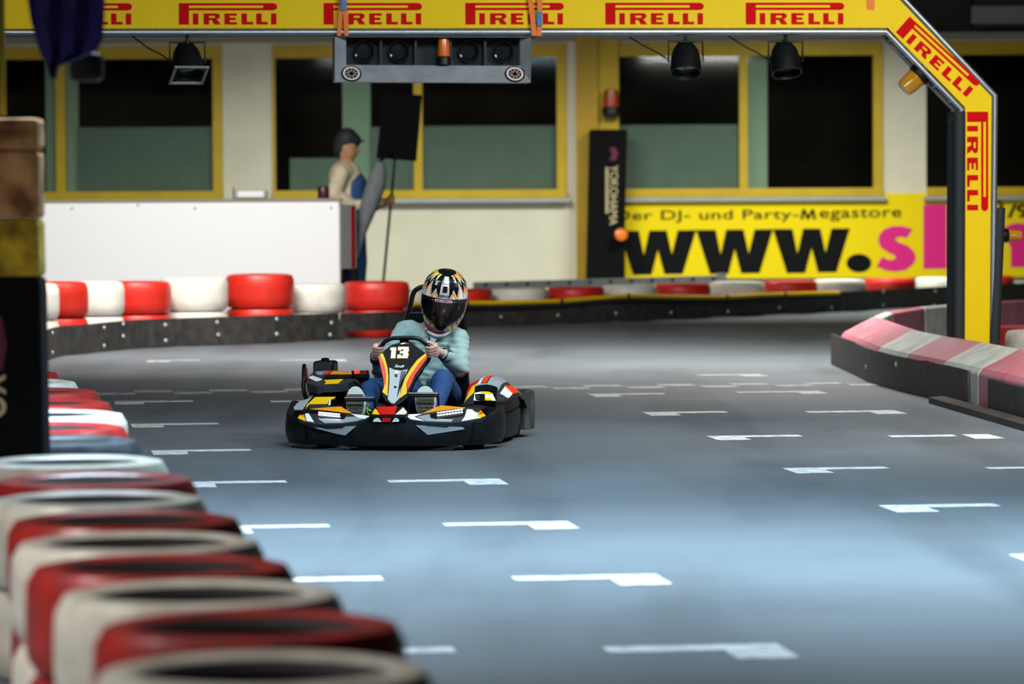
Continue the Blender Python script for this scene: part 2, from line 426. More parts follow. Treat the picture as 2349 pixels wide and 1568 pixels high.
q2 = lambda L: [(1900+x/5.232, 420+y/5.232) for x, y in L]
bpoly('letter', q2(sp), m_magenta)
bpoly('letter', q2([(1140,258),(1420,256),(1420,1022),(1140,1026)]), m_magenta)
bpoly('letter', q2([(1850,500),(2080,500),(2080,550),(2130,520),(2200,488),(2290,478),(2400,490),(2470,560),(2480,1003),(2190,1005),(2190,760),(2150,705),(2080,710),(2080,1005),(1850,1008)]), m_magenta)
for s_, x0, y0, x1, y1, yt in (('Der DJ- und Party-', 1412, 512, 1832, 508.5, 483), ('egastore', 1880, 508, 2068, 505.5, 480)):
    tx = text2d(s_, .009, 1.05); _a, _b, _c = onplane(x0, y0, PB, NB), onplane(x1, y1, PB, NB), onplane(x0, yt, PB, NB)
    printed('lettering', tx, lambda u, v: _a+(_b-_a)*u+(_c-_a)*v, m_black, bn, split=True)
bpoly('letter', [(1330+x/3.915, 430+y/3.915) for x, y in ((1980,285),(1998,195),(2025,195),(2050,250),(2080,195),(2105,195),(2122,285),(2095,285),(2088,230),(2060,285),(2040,285),(2014,230),(2006,285))], m_black)
for s, x0, x1, yb, yt in (('E', 2288, 2298, 466, 454), ('1/9', 2292, 2362, 500, 468)):
    t = text2d(s, .03); P_, Q_, R_ = onplane(x0, yb, PB, NB), onplane(x1, yb, PB, NB), onplane(x0, yt, PB, NB)
    printed('lettering', t, lambda u, v: P_+(Q_-P_)*u+(R_-P_)*v, m_black, bn, split=True)
# tall black banner on the yellow pier
YB = WALLY-.45
yb = thing('tall_banner', 'tall black banner with tan lettering reading downwards on the yellow pier', 'banner', at(1390, 640, YB))
zb0 = 0.0
MB().hexa([(at(1343, 640, YB).x, YB, zb0), (at(1430, 640, YB).x, YB, zb0), (at(1430, 640, YB).x, YB+.2, zb0), (at(1343, 640, YB).x, YB+.2, zb0)],
          [at(1352, 297, YB), at(1439, 297, YB), at(1439, 297, YB)+Vector((0, .2, 0)), at(1352, 297, YB)+Vector((0, .2, 0))]).build('sleeve', m_banner_black, yb, bevel=.02)
PY = Vector((0, YB-.004, 0))
def vtext(s, xl, xr, y0, y1, bold):
    t = text2d(s, bold); A_, B_, C_ = onplane(xl, y0, PY, NB), onplane(xl-2, y1, PY, NB), onplane(xr, y0, PY, NB)
    printed('lettering', t, lambda u, v: A_+(B_-A_)*u+(C_-A_)*v, m_tan, yb, split=True)
vtext('YOKOHAMA', 1400, 1418, 379, 516, 0.0)
_y = 384.0; _mb = MB()
while _y < 486:                                          # a second line too fine to read: only its strokes
    _h = random.uniform(2.2, 4.2); _mb.prism([onplane(x, y, PY, NB) for x, y in ((1389, _y), (1396, _y), (1396, _y+_h), (1389, _y+_h))], (0, -.003, 0)); _y += _h+1.6
_mb.build('fine_print', m_tan, yb)
MB().prism([onplane(x, y, PY, NB) for x, y in ((1398,338),(1412,338),(1418,352),(1412,368),(1398,368),(1404,352))], (0, -.003, 0)).build('emblem', m_magdark, yb)

# ------------------------------------------------------------------ ceiling lamps (above the frame, some added for brightness)
for i, (x, y, z, pw, colr, ln, wd, spr, tilt) in enumerate(LAMPS):
    M = Matrix.Translation((x, y, z)) @ Matrix.Rotation(math.radians(tilt), 4, 'X')
    t = thing('ceiling_lamp', 'long black strip lamp hanging '+LAMP_AT[i], 'lamp', None, M, group='ceiling lamps over the track')
    MB().box((-ln/2-.05, -wd/2-.05, .03), (ln/2+.05, wd/2+.05, .13)).build('housing', m_blackm, t, local=True)
    MB().box((-ln/2, -wd/2, .02), (ln/2, wd/2, .03)).build('diffuser', m_glow, t, local=True)
    for sx in (-.8, .8):
        bot = M @ Vector((sx, 0, .13)); MB().tube([bot, (bot.x, bot.y, ZC)], .012, 6).build('hanger', m_blackm, t)
    ld = bpy.data.lights.new('lamp_light', 'AREA'); ld.shape = 'RECTANGLE'; ld.size = ln; ld.size_y = wd; ld.energy = pw; ld.color = colr
    ld.spread = math.radians(spr)
    lo = bpy.data.objects.new('lamp_light', ld); COL.objects.link(lo); lo.parent = t; lo.location = (0, 0, 0)

# ------------------------------------------------------------------ tyres
TYRES = {}
def tyre_mesh(kind, R, w, hole, m, seg=48):
    key = (kind, R, w)
    if key in TYRES: return TYRES[key]
    prof = [(hole, .14*w), (hole+.03, .05*w), (R*.80, .0), (R*.93, .03*w), (R*.99, .16*w), (R, .34*w), (R, .66*w), (R*.99, .84*w), (R*.93, .97*w), (R*.80, w), (hole+.03, .95*w), (hole, .86*w), (hole+.045, .62*w), (R*.93, .62*w), (R*.93, .38*w), (hole+.045, .38*w)]
    mis = [1]+[0]*9+[1]*6
    mb = MB().lathe(prof, seg, mis=mis)
    o = mb.build('tyre', [m, m_tin], smooth=True)
    me = o.data; bpy.data.objects.remove(o); TYRES[key] = me
    return me
NT = [0]
def put_tyre(kind, R, w, hole, m, x, y, z, label, group, tilt=0.0):
    me = tyre_mesh(kind, R, w, hole, m)
    o = bpy.data.objects.new('tyre_buffer', me); COL.objects.link(o)
    o.location = (x, y, z); NT[0] += 1
    o.rotation_euler = (tilt*.6, tilt, (NT[0]*1.7) % 6.28)
    ROOTINV[o.name] = o.matrix_world.inverted()
    return tag(o, label, 'tyre', group)
ORD = ['nearest', 'second nearest', 'third nearest', 'fourth nearest', 'fifth nearest', 'sixth nearest', 'seventh nearest', 'eighth nearest', 'ninth nearest', 'tenth nearest', 'eleventh nearest', 'twelfth nearest', 'thirteenth nearest', 'fourteenth nearest', 'fifteenth nearest', 'sixteenth nearest', 'farthest']
# foreground row, leading away on the left
row = [('w', 608, 8.56), ('r', 572, 9.45), ('w', 460, 10.2), ('r', 362, 10.95), ('w', 312, 11.7), ('r', 292, 12.5), ('w', 215, 13.35), ('r', 213, 14.25), ('w', 160, 15.2),
       ('d', 110, 16.45), ('r', 98, 17.4), ('w', 102, 18.4), ('r', 77, 19.4), ('r', 55, 20.5), ('w', 20, 21.5), ('r', -12, 22.6), ('r', -43, 23.9)]
for i, (c, px, Y) in enumerate(row):
    R = .38 if i < 9 else .385
    m = {'w': m_nwht, 'r': m_nred, 'd': m_ndark}[c]; cn = {'w': 'white', 'r': 'red', 'd': 'dark grey'}[c]
    X = (px-W/2)/F*Y
    for k in (0, 1):
        dx = random.uniform(-.012, .012)
        put_tyre('near'+c, R, .302, .245, m, X+dx*k, Y, .302*k,
                 ('worn %s tyre topping the %s stack of the foreground row' if k else 'worn %s tyre under the %s stack of the foreground row') % (cn, ORD[i]),
                 'painted tyres in the foreground row')
# far left barrier
LB = [('r', -4.92, 38.19), ('w', -4.87, 38.98), ('r', -4.66, 39.72), ('w', -4.37, 40.49), ('r', -3.95, 41.22), ('w', -3.39, 41.76), ('r', -2.72, 42.35), ('w', -2.19, 42.97), ('r', -1.51, 43.72)]
LO = ['leftmost of the far left barrier beside the post', 'second from the post in the far left barrier', 'third from the post in the far left barrier', 'fourth from the post in the far left barrier', 'fifth from the post in the far left barrier', 'sixth from the post in the far left barrier', 'seventh and tallest from the post in the far left barrier', 'eighth from the post in the far left barrier', 'beside the driver in the far left barrier']
for i, (c, X, Y) in enumerate(LB):
    px = W/2+F*X/Y; R = .372; m = m_red if c == 'r' else m_wht; cn = 'red' if c == 'r' else 'white'
    zt_ = CAMH-({0:648,1:650,2:646,3:646,4:645,5:636,6:628,7:650,8:645}[i]+ (px-W/2)*.0052 - 430)*Y/F
    w = zt_/2
    for k in (0, 1):
        put_tyre('far%s%d' % (c, i), R, w, .22, m, X, Y, w*k, ('upper %s tyre, %s' if k else 'lower %s tyre, %s') % (cn, LO[i]), 'painted tyres of the far left barrier')
# far right barrier
RB = [('r', 1118, 662), ('w', 1246, 660), ('r', 1377, 657), ('w', 1507, 653), ('r', 1632, 649), ('w', 1757, 645), ('r', 1879, 643), ('w', 1997, 640), ('r', 2112, 637), ('w', 2225, 635), ('r', 2335, 631), ('w', 990, 665)]
RO = ['first', 'second', 'third', 'fourth', 'fifth', 'sixth', 'seventh', 'eighth', 'ninth', 'tenth', 'eleventh']
def rbase(px):
    tab = [(900, 757), (1071, 749), (1441, 737.6), (1757, 724), (1960, 715), (2165, 702), (2400, 690)]
    for (a, b), (c, d) in zip(tab, tab[1:]):
        if a <= px <= c: return b+(d-b)*(px-a)/(c-a)
    return tab[-1][1]
for i, (c, px, ty) in enumerate(RB):
    g = gnd(px, rbase(px)); h_ = gnd(px+12, rbase(px+12)); tn = Vector((h_.x-g.x, h_.y-g.y, 0)).normalized(); g = gnd(px-10, rbase(px-10)); X = g.x-tn.y*.40; Y = g.y+tn.x*.40
    m = m_red if c == 'r' else m_wht; cn = 'red' if c == 'r' else 'white'
    d = ray(px, ty); zt_ = CAMH+d.z*((Y+.05)/d.y); w = zt_/2
    s = RO[i] if i < 11 else 'partly hidden by the driver,'
    for k in (0, 1):
        put_tyre('right%s%d' % (c, i), .352, w, .2, m, X, Y, w*k, ('upper %s tyre, %s in the far right barrier from the helmet' if k else 'lower %s tyre, %s in the far right barrier from the helmet') % (cn, s), 'painted tyres of the far right barrier')
# tyres inside the kerb island
for nm, px, Y, c in (('beside the arch leg', 2343, 32.6, 'r'), ('beside the arch leg at the frame edge', 2392, 31.6, 'w')):
    X = (px-W/2)/F*Y
    for k in (0, 1): put_tyre('isl'+c, .3, .24, .17, m_nred if c == 'r' else m_nwht, X, Y, .24*k, '%s worn %s tyre in the kerb island %s' % ('upper' if k else 'lower', 'red' if c == 'r' else 'white', nm), 'tyres inside the kerb island')

# ------------------------------------------------------------------ rubber belts with bolts
def belt(name, label, pts, z0, z1, th, bolts, m=m_rubber, wav=0.0):
    n = len(pts); mb = MB(); P2 = [Vector((p.x, p.y, 0)) for p in pts]
    nor = []
    for i in range(n):
        t = P2[min(i+1, n-1)]-P2[max(i-1, 0)]; t.normalize(); k = Vector((t.y, -t.x, 0))
        if k.y > 0: k = -k
        nor.append(k)
    vs = []
    for i in range(n):
        zt_ = z1+random.uniform(-wav, wav)
        f = P2[i]; bk = P2[i]-nor[i]*th
        vs += [f+Vector((0, 0, z0)), f+Vector((0, 0, zt_)), bk+Vector((0, 0, zt_)), bk+Vector((0, 0, z0))]
    fs = [(0, 1, 2, 3), tuple(4*(n-1)+k for k in (3, 2, 1, 0))]
    for i in range(n-1):
        for k in range(4): fs.append((4*i+k, 4*i+(k+1) % 4, 4*i+4+(k+1) % 4, 4*i+4+k))
    mb.add(vs, fs)
    t = thing(name, label, 'barrier belt', (P2[n//2].x, P2[n//2].y, z0))
    bo = mb.build('rubber_strip', m, t)
    for bx, by in bolts:
        # the bolt sits on the belt's outer face where that line of sight meets it
        best = None
        for i in range(n-1):
            a, b2 = P2[i], P2[i+1]; d = b2-a; nn = Vector((d.y, -d.x, 0)); nn.normalize()
            h = onplane(bx, by, a, nn); u = (h-a).dot(d)/d.length_squared
            if -.02 <= u <= 1.02: best = (h, nn if nn.y < 0 else -nn)
        if best:
            h, nn = best
            if z0 < h.z < z1+.05:
                M = Matrix.Translation(h+nn*.003) @ nn.to_track_quat('Z', 'Y').to_matrix().to_4x4()
                MB().lathe([(0, .012), (.016, .01), (.022, 0), (0, 0)], 10, M).build('bolt', m_bolt, t, smooth=True)
    return t
def smoothpath(pts, n=6):
    out = []
    for i in range(len(pts)-1):
        p0 = pts[max(i-1, 0)]; p1 = pts[i]; p2 = pts[i+1]; p3 = pts[min(i+2, len(pts)-1)]
        for k in range(n):
            t = k/n
            out.append(.5*((2*p1)+(p2-p0)*t+(2*p0-5*p1+4*p2-p3)*t*t+(3*p1-p0-3*p2+p3)*t**3))
    out.append(pts[-1]); return out
c1 = lambda X, Y: (X/2.447, 600+Y/2.447)
LP = [gnd(*p) for p in ((60, 838), (102, 829), (143, 817), (196, 812.5), (286, 802), (409, 795), (613, 788), (778, 780))]
LP = smoothpath(LP, 4)
belt('rubber_belt', 'long black rubber belt bolted along the far left tyre barrier', LP, .008, .30, .015,
     [c1(*p) for p in ((690,350),(690,418),(928,355),(930,443),(1218,340),(1225,410),(1553,322),(1553,406),(1860,343),(1853,410),(583,370),(583,472),(292,400),(292,510))])
L2 = [gnd(*p) for p in ((782, 780), (860, 777), (945, 772))]
belt('rubber_belt', 'short black rubber belt raised over the lower tyres beside the driver', smoothpath(L2, 4), .09, .29, .015, [])
RP = smoothpath([gnd(x, rbase(x)) for x in (935, 1071, 1250, 1441, 1600, 1757, 1960, 2165, 2400)], 3)
c2 = lambda X, Y: (900+X/2.216, 600+Y/2.216)
belt('rubber_belt', 'black rubber belt bolted along the far right tyre barrier behind the kart', RP, .008, .27, .015,
     [c2(*p) for p in ((552,280),(842,272),(1137,262),(1416,258),(1706,254),(1967,233),(2232,233))]+[(2026, 669), (2025, 699), (2145, 668), (2142, 699)])
# yellow pipe along that belt
pp = []
for x, y in ((945,697),(1071,695),(1160,694),(1288,690),(1360,684),(1441,679),(1560,681),(1667,681),(1739,677),(1800,675),(1924,672)):
    g = gnd(x, rbase(x)); pp.append(at(x, y, g.y-.03))
pt = thing('yellow_pipe', 'long yellow pipe on black foam along the top of the far right belt', 'pipe', (pp[5].x, pp[5].y, .2))
MB().tube(smoothpath(pp, 4), .027, 10).build('pipe', mat('yellow_pipe_plastic', 'f2c800', .4), pt, smooth=True)
MB().tube(smoothpath([p+Vector((0, 0, -.045)) for p in pp], 4), .026, 10).build('foam', m_pad, pt, smooth=True)
for i in (1, 3, 5, 7, 9): MB().tube([pp[i]+Vector((-.02, -.01, 0)), pp[i]+Vector((.02, -.01, 0))], .031, 10).build('strap', m_blackm, pt)
# low steel rail behind the tyres
ra, rb_ = at(1085, 656, 51.5), at(1665, 640, 52.5)
rt = thing('steel_rail', 'pale steel guard rail with dark bolts behind the far right tyres', 'rail', (ra.x, ra.y, 0))
d = rb_-ra; up = Vector((0, 0, .052))
MB().hexa([ra-up, rb_-up, rb_-up+Vector((0, .04, 0)), ra-up+Vector((0, .04, 0))], [ra+up, rb_+up, rb_+up+Vector((0, .04, 0)), ra+up+Vector((0, .04, 0))]).build('beam', m_steel2, rt)
for i in range(12):
    c = ra+d*((i+.6)/12.2)+Vector((0, -.006, .01))
    MB().box(c-Vector((.02, .006, .02)), c+Vector((.02, .006, .02))).build('bolt', m_blackm, rt)
MB().box(rb_+Vector((-.12, -.03, -.07)), rb_+Vector((.01, .06, .08))).build('end_plate', m_steel2, rt)
for u in (.05, .35, .65, .97):
    c = ra+d*u; MB().box((c.x-.04, c.y+.045, 0), (c.x+.04, c.y+.1, c.z)).build('post', m_steel2, rt)

# ------------------------------------------------------------------ kerb island on the right
KT = [(1961, 855), (2002, 878), (2066, 897), (2170, 921), (2349, 970), (2470, 1003)]
def kbase(px):
    for (a, b), (c, d) in zip(KT, KT[1:]):
        if a <= px <= c: return gnd(px, b+(d-b)*(px-a)/(c-a))
def block(p, q, inn_p, inn_q, h0, h1, m, label):
    """one plastic barrier block between two path points; inn = inward directions"""
    up = Vector((0, 0, 1)); prof = [(0, 0), (0, h0-.03), (.03, h0+.01), (.30, h1), (.37, h1-.015), (.38, 0)]
    e = (q-p).normalized()*.006
    A = [p+e+inn_p*u+up*v for u, v in prof]; B = [q-e+inn_q*u+up*v for u, v in prof]
    n = len(prof); mb = MB(); mb.add(A+B, [tuple(range(n)), tuple(range(2*n-1, n-1, -1))]+[(i, (i+1) % n, (i+1) % n+n, i+n) for i in range(n)])
    o = mb.build('barrier_block', m, bevel=.012); rebase(o)
    return tag(o, label, 'barrier block', 'kerb island blocks')
xs = [1964, 2012, 2076, 2163, 2244, 2352, 2465]
P = [kbase(x) for x in xs]
back = [Vector(p) for p in ((3.02, 36.0, 0), (3.28, 37.5, 0), (3.75, 39.0, 0), (4.4, 40.3, 0), (5.15, 41.3, 0), (6.0, 42.2, 0))]
ring = list(reversed(back))+P
def inward(i):
    a = ring[max(i-1, 0)]; c = ring[min(i+1, len(ring)-1)]; t = (c-a).normalized(); return Vector((-t.y, t.x, 0))
INN = [inward(i) for i in range(len(ring))]
for i in range(len(ring)-1):
    red = (i % 2 == 1)
    k = i-len(back)
    if i >= len(back):
        red = (k % 2 == 0)
        lb = ['faded red block at the tip of the right kerb island', 'grubby white block next to the tip of the right kerb island', 'faded red block second along the front of the kerb island', 'grubby white block beside the yellow arch leg on the kerb front', 'faded red block at the right frame edge of the kerb front', 'grubby white block beyond the right frame edge of the kerb'][k]
    elif i == len(back)-1:
        red = True; lb = 'faded red block closing the tip of the kerb island from behind'
    else:
        red = ((len(back)-2-i) % 2 == 1)
        lb = '%s block, number %s along the back side of the kerb island from its tip' % ('faded red' if red else 'grubby white', ['one', 'two', 'three', 'four', 'five'][len(back)-2-i])
    block(ring[i], ring[i+1], INN[i], INN[i+1], .30, .45, m_bred if red else m_bwht, lb)
OUT = [p-n*.018 for p, n in zip(ring, INN)]
belt('rubber_belt', 'dark ragged rubber belt wrapped around the tip of the right kerb island', smoothpath([OUT[len(back)-1]+Vector((-.05, .3, 0)), OUT[len(back)]+Vector((-.02, .0, 0))]+[kbase(x)-INN[len(back)+1]*.02 for x in (2002, 2040, 2080, 2130, 2170, 2226)], 3), .006, .285, .014, [(1988, 842), (2057, 835)], wav=.006)
belt('rubber_belt', 'dark rubber belt at the right frame edge of the kerb island', smoothpath([kbase(x)-INN[len(back)+3]*.02 for x in (2272, 2349, 2465)], 3), .006, .25, .014, [], wav=.006)
a_, b_ = gnd(2172, 924), gnd(2480, 1012)
dd = (b_-a_).normalized(); nn = Vector((dd.y, -dd.x, 0))
o = MB().prism([a_+nn*.02, a_+nn*.14, a_+nn*.14+Vector((0, 0, .045)), a_+nn*.02+Vector((0, 0, .055))], b_-a_).build('floor_strip', m_rubber); rebase(o)
tag(o, 'thin black strip lying on the track in front of the kerb island', 'floor strip')

# ------------------------------------------------------------------ the arch over the track
AA = math.radians(6.0)
AX, AN = Vector((math.cos(AA), math.sin(AA), 0)), Vector((math.sin(AA), -math.cos(AA), 0))
AP = at(2240, 430, 31.0)
UPZ = Vector((0, 0, 1))
def ar(x, y, off=0.0): return onplane(x, y, AP+AN*off, AN)
arch = thing('start_arch', 'yellow lettered truss arch of steel tubes spanning the track', 'arch', (AP.x, AP.y, 0))
fl_in, fl_out = ar(2211, 900), ar(2268, 900)
fl_in.z = fl_out.z = .0
inner = [ar(-420, 67), ar(2036, 64), ar(2213, 246), fl_in]
outer = [ar(-420, 2), ar(2062, -2), ar(2274, 222), fl_out]
inner[0].z = inner[1].z; outer[0].z = outer[1].z
def lerp(a, b, t): return a+(b-a)*t
segs = [(lerp(inner[0], inner[1], 0), lerp(inner[0], inner[1], .58), lerp(outer[0], outer[1], .58), outer[0]),
        (lerp(inner[0], inner[1], .58), inner[1], ar(2036, -1), lerp(outer[0], outer[1], .58)),
        (inner[1], inner[2], outer[2], outer[1], ar(2036, -1)), (inner[2], inner[3]+UPZ*.02, outer[3]+UPZ*.02, outer[2])]
panels = [MB().prism([p+AN*.012 for p in s], -AN*.012).build('panel', m_panel, arch) for s in segs]
# lettering: a block face drawn in units of a 507 x 110 field, y downwards
def box2(x0, y0, x1, y1): return [(x0, y0), (x1, y0), (x1, y1), (x0, y1)]
LOGO = [box2(0, 0, 52, 110), box2(52, 0, 485, 12), box2(52, 25, 485, 37), box2(434, 12, 485, 25),
        [(485, 0), (497, 3), (504, 9), (507, 18.5), (504, 28), (497, 34), (485, 37)],
        box2(72, 53, 100, 110), box2(127, 53, 155, 110), box2(155, 53, 195, 65), [(195, 53), (207, 57), (212, 66), (207, 78), (195, 83), (182, 80), (186, 72), (186, 66), (182, 64)], box2(155, 76, 190, 88), [(170, 88), (195, 83), (215, 110), (182, 110)],
        box2(234, 53, 262, 110), box2(262, 53, 298, 65), box2(262, 75, 292, 87), box2(262, 98, 299, 110),
        box2(322, 53, 350, 110), box2(350, 96, 382, 110), box2(398, 53, 426, 110), box2(426, 96, 457, 110), box2(474, 53, 502, 110)]
LETTERS = [range(0, 5), [5], range(6, 11), range(11, 15), [15, 16], [17, 18], [19]]
def logo(o, ex, ey, width, parent):
    s = width/507; mb = MB()
    for ids in LETTERS:
        mb = MB()
        for i in ids: mb.prism([o+ex*(x*s)-ey*(y*s)+AN*.013 for x, y in LOGO[i]], AN*.0015)
        mb.build('letter', m_logo, parent)
bx_ = (inner[1]-inner[0]).normalized()
for i, px in enumerate((77, 410, 742, 1067, 1388, 1710)):
    p0 = ar(px, 10); hgt = (inner[1].z+outer[1].z)/2; wd = (ar(px+226, 10)-p0).dot(AX)
    o_ = Vector((p0.x, p0.y, hgt+wd*110/507/2)); logo(o_, AX, UPZ, wd, panels[0] if px < 1009 else panels[1])
dg_ = (outer[2]-ar(2036, -1)); dg_ = (ar(2236, 178)-ar(2086, 40)).normalized()
nrm = (UPZ-dg_*UPZ.dot(dg_)).normalized()
logo(ar(2086, 38), dg_, nrm, (ar(2243, 195)-ar(2086, 38)).length, panels[2])
logo(ar(2266, 256), -UPZ, AX, (ar(2266, 256)-ar(2266, 484)).length, panels[3])
# chords
OFF = .028
def off_path(path, sgn):
    out = []
    for i, p in enumerate(path):
        a = path[max(i-1, 0)]; c = path[min(i+1, len(path)-1)]
        t1 = (p-a).normalized() if i else (c-p).normalized(); t2 = (c-p).normalized() if i < len(path)-1 else t1
        n1 = AN.cross(t1); n2 = AN.cross(t2); n = (n1+n2).normalized()
        out.append(p+n*(sgn*OFF/max(.5, n.dot(n1))))
    return out
ci = off_path(inner, 1); co = off_path(outer, -1)
if (ci[1]-inner[1]).z > 0: ci = off_path(inner, -1); co = off_path(outer, 1)
for path, rr_ in ((ci, .026), (co, .026)):
    MB().tube(path, rr_, 12).build('tube', m_steel, arch, smooth=True)
    MB().tube([p-AN*.26 for p in path], rr_, 12).build('tube', m_steel2, arch, smooth=True)
for i in range(14):
    u = i/13; a = lerp(ci[0], ci[1], u); MB().tube([a-AN*.0, a-AN*.26], .011, 6).build('brace', m_steel2, arch)
    v = min(1, (i+.5)/13); c = lerp(co[0], co[1], v); a2 = lerp(ci[0], ci[1], u); MB().tube([a2-AN*.26, c-AN*.26], .01, 6).build('brace', m_steel2, arch)
for j in (1, 2):
    for i in range(5):
        u = (i+.5)/5; a = lerp(ci[j], ci[j+1], u); c = lerp(co[j], co[j+1], u)
        MB().tube([a-AN*.26, a], .011, 6).build('brace', m_steel2, arch); MB().tube([a-AN*.26, c-AN*.26], .01, 6).build('brace', m_steel2, arch)
ptop = ci[2]-UPZ*.02; pb_ = Vector((ci[3].x, ci[3].y, .0))
MB().tube([ptop-AX*.012, pb_-AX*.012], .047, 14).build('foam_pad', m_pad, arch, smooth=True)
MB().tube([ptop-AN*.26-AX*.01, pb_-AN*.26-AX*.01], .045, 14).build('foam_pad', m_pad, arch, smooth=True)
qt = ar(2294, 476); qb = Vector((co[3].x, co[3].y, 0))
MB().tube([qt, lerp(qt, qb, .55)+AX*.0, qb+AX*.005], .043, 14).build('foam_pad', m_pad, arch, smooth=True)
MB().box((AP.x-.35, AP.y-.1, 0), (AP.x+.35, AP.y+.4, .012)).build('base_plate', m_steel2, arch)
# left leg of the arch, beyond the frame
lft = outer[0]+Vector((0, 0, 0)); l0 = Vector((lft.x-.05, lft.y, 0))
for dv in (Vector((0, 0, 0)), -AN*.26): MB().tube([l0+dv, l0+dv+UPZ*(outer[0].z+.03)], .045, 12).build('leg', m_pad, arch, smooth=True)
# tape on the beam
MB().prism([ar(x, y)+AN*.015 for x, y in ((1986, 0), (2006, 0), (2004, 24), (1988, 22))], AN*.001).build('tape', m_orange, arch)

# lamps clipped to the arch
def par_can(label, hx, hy, cx, cy, aim, body, lens, frame_lit):
    hang = ar(hx, hy, -.13); c = ar(cx, cy, -.05); aim = Vector(aim).normalized()
    t = thing('stage_spotlight', label, 'spotlight', tuple(c), group='spotlights hung under the arch beam')
    M = Matrix.Translation(c) @ aim.to_track_quat('Z', 'Y').to_matrix().to_4x4()
    MB().lathe([(0, -.17), (.06, -.165), (.10, -.10), (.118, -.02), (.122, .10), (.112, .10), (.105, -.02), (0, -.12)], 24, M).build('can', body, t, smooth=True)
    MB().lathe([(0, .06), (.11, .055), (.11, .05), (0, .05)], 24, M).build('lens', lens, t)
    fr = MB(); s_ = .135 if frame_lit else 0
    for a, b2 in (((-s_, -s_), (s_, -s_+.02)), ((-s_, s_-.02), (s_, s_)), ((-s_, -s_+.02), (-s_+.02, s_-.02)), ((s_-.02, -s_+.02), (s_, s_-.02))):
        fr.box((a[0], a[1], .10), (b2[0], b2[1], .115), M=M)
    if frame_lit: fr.build('filter_frame', frame_lit, t)
    side = AX*.135
    yk = [c+side, c+side+UPZ*.16, c-side+UPZ*.16, c-side]
    MB().tube(yk, .009, 8).build('yoke', m_blackm, t)
    MB().tube([c+UPZ*.15, Vector((c.x, c.y, hang.z))], .014, 8).build('clamp', m_blackm, t)
    cable = smoothpath([c-side*1.0+UPZ*.02-AN*.05, c-side*1.5+UPZ*.07-AN*.08, c-side*2.2+UPZ*.12-AN*.1, Vector((c.x, c.y, hang.z))-side*3.2-AN*.13], 5)
    MB().tube(cable, .006, 6).build('cable', m_blackm, t)
par_can('black stage spotlight with pale square filter frame under the left beam', 432, 80, 430, 145, (.15, -.5, -1), m_blackm, m_lensg, m_steel2)
par_can('black stage spotlight with green lens under the right part of the beam', 1573, 84, 1573, 142, (0, -.5, -1), m_blackm, m_lensg, None)
par_can('dark stage spotlight without shine, nearest the arch bend', 1800, 82, 1802, 142, (.1, -.4, -1), m_blackm, m_blackm, None)
m_amberb = mat('amber_beacon', 'c98a00', .1, coat=.8, alpha=.75)
def beacon(label, base, axis, r, h, m):
    axis = Vector(axis).normalized(); M = Matrix.Translation(base) @ axis.to_track_quat('Z', 'Y').to_matrix().to_4x4()
    t = thing('warning_beacon', label, 'beacon', tuple(base))
    MB().lathe([(0, 0), (r*1.1, 0), (r*1.1, h*.22), (r*.95, h*.3), (0, h*.3)], 20, M).build('base', m_blackm, t, smooth=True)
    MB().lathe([(0, h*.3), (r*.95, h*.3), (r*.92, h*.7), (r*.78, h*.97), (r*.5, h), (0, h)], 20, M).build('lens', m, t, smooth=True)
    MB().lathe([(0, h*.35), (r*.35, h*.4), (r*.5, h*.7), (r*.3, h*.8), (0, h*.8)], 12, M).build('reflector', m_steel, t, smooth=True)
    return t
bb = lerp(ci[1], ci[2], .42)
beacon('amber warning beacon under the sloping part of the arch', ar(2116, 165, -.1), -nrm+AX*(-.15), .085, .21, m_amberb)
beacon('amber warning beacon pointing right from the outer arch pad', ar(2300, 540, -.02), AX, .05, .15, m_amberb)
m_orb = mat('orange_beacon_lens', 'e0701a', .2, coat=.5)
beacon('orange warning beacon fixed to the tall black banner', at(1424, 538, YB-.0), (0, -1, 0), .105, .2, m_orb)
beacon('reddish beacon high on the yellow pier', at(1402, 262, WALLY-.22), (0, 0, 1), .12, .36, mat('red_orange_lens', '9a3a10', .3))
MB().box(at(1402, 262, WALLY-.22)+Vector((-.12, -.05, -.04)), at(1402, 262, WALLY-.22)+Vector((.12, .2, 0))).build('bracket', m_blackm, bpy.data.objects[[o.name for o in bpy.data.objects if o.get('label') == 'reddish beacon high on the yellow pier'][0]])

# ------------------------------------------------------------------ sheet metal signal box slung under the beam
YS = .06
sb = thing('signal_box', 'sheet metal signal box with dark lamp bays slung under the beam', 'signal box', tuple(ar(993, 188)))
def sr(x, y, d=0.0): return ar(x, y, YS-d)
fo = [sr(768, 84), sr(1218, 85), sr(1218, 189), sr(768, 187)]
fi = [sr(794, 82, .10), sr(1193, 82, .10), sr(1193, 151, .10), sr(794, 149, .10)]
for k in range(4):
    MB().hexa([fo[k], fo[(k+1) % 4], fo[(k+1) % 4]-AN*.3, fo[k]-AN*.3], [fi[k], fi[(k+1) % 4], fi[(k+1) % 4]-AN*.2, fi[k]-AN*.2]).build('frame_sheet', m_alu, sb)
MB().prism([p-AN*.28 for p in fo], -AN*.02).build('back_sheet', m_blackm, sb)
for k in range(1, 5):
    x = 794+k*(1193-794)/5
    MB().prism([sr(x-3, 84, .12), sr(x+3, 84, .12), sr(x+3, 150, .12), sr(x-3, 150, .12)], -AN*.14).build('divider', m_blackm, sb)
for k in range(5):
    if k == 2: continue
    x = 794+(k+.5)*(1193-794)/5; c = sr(x, 118, .24); M = Matrix.Translation(c) @ AN.to_track_quat('Z', 'Y').to_matrix().to_4x4()
    MB().lathe([(0, 0), (.075, 0), (.085, .05), (.075, .05), (.06, .01), (0, .012)], 20, M).build('lamp', mat('dark_lamp_glass', '16181c', .1), sb, smooth=True)
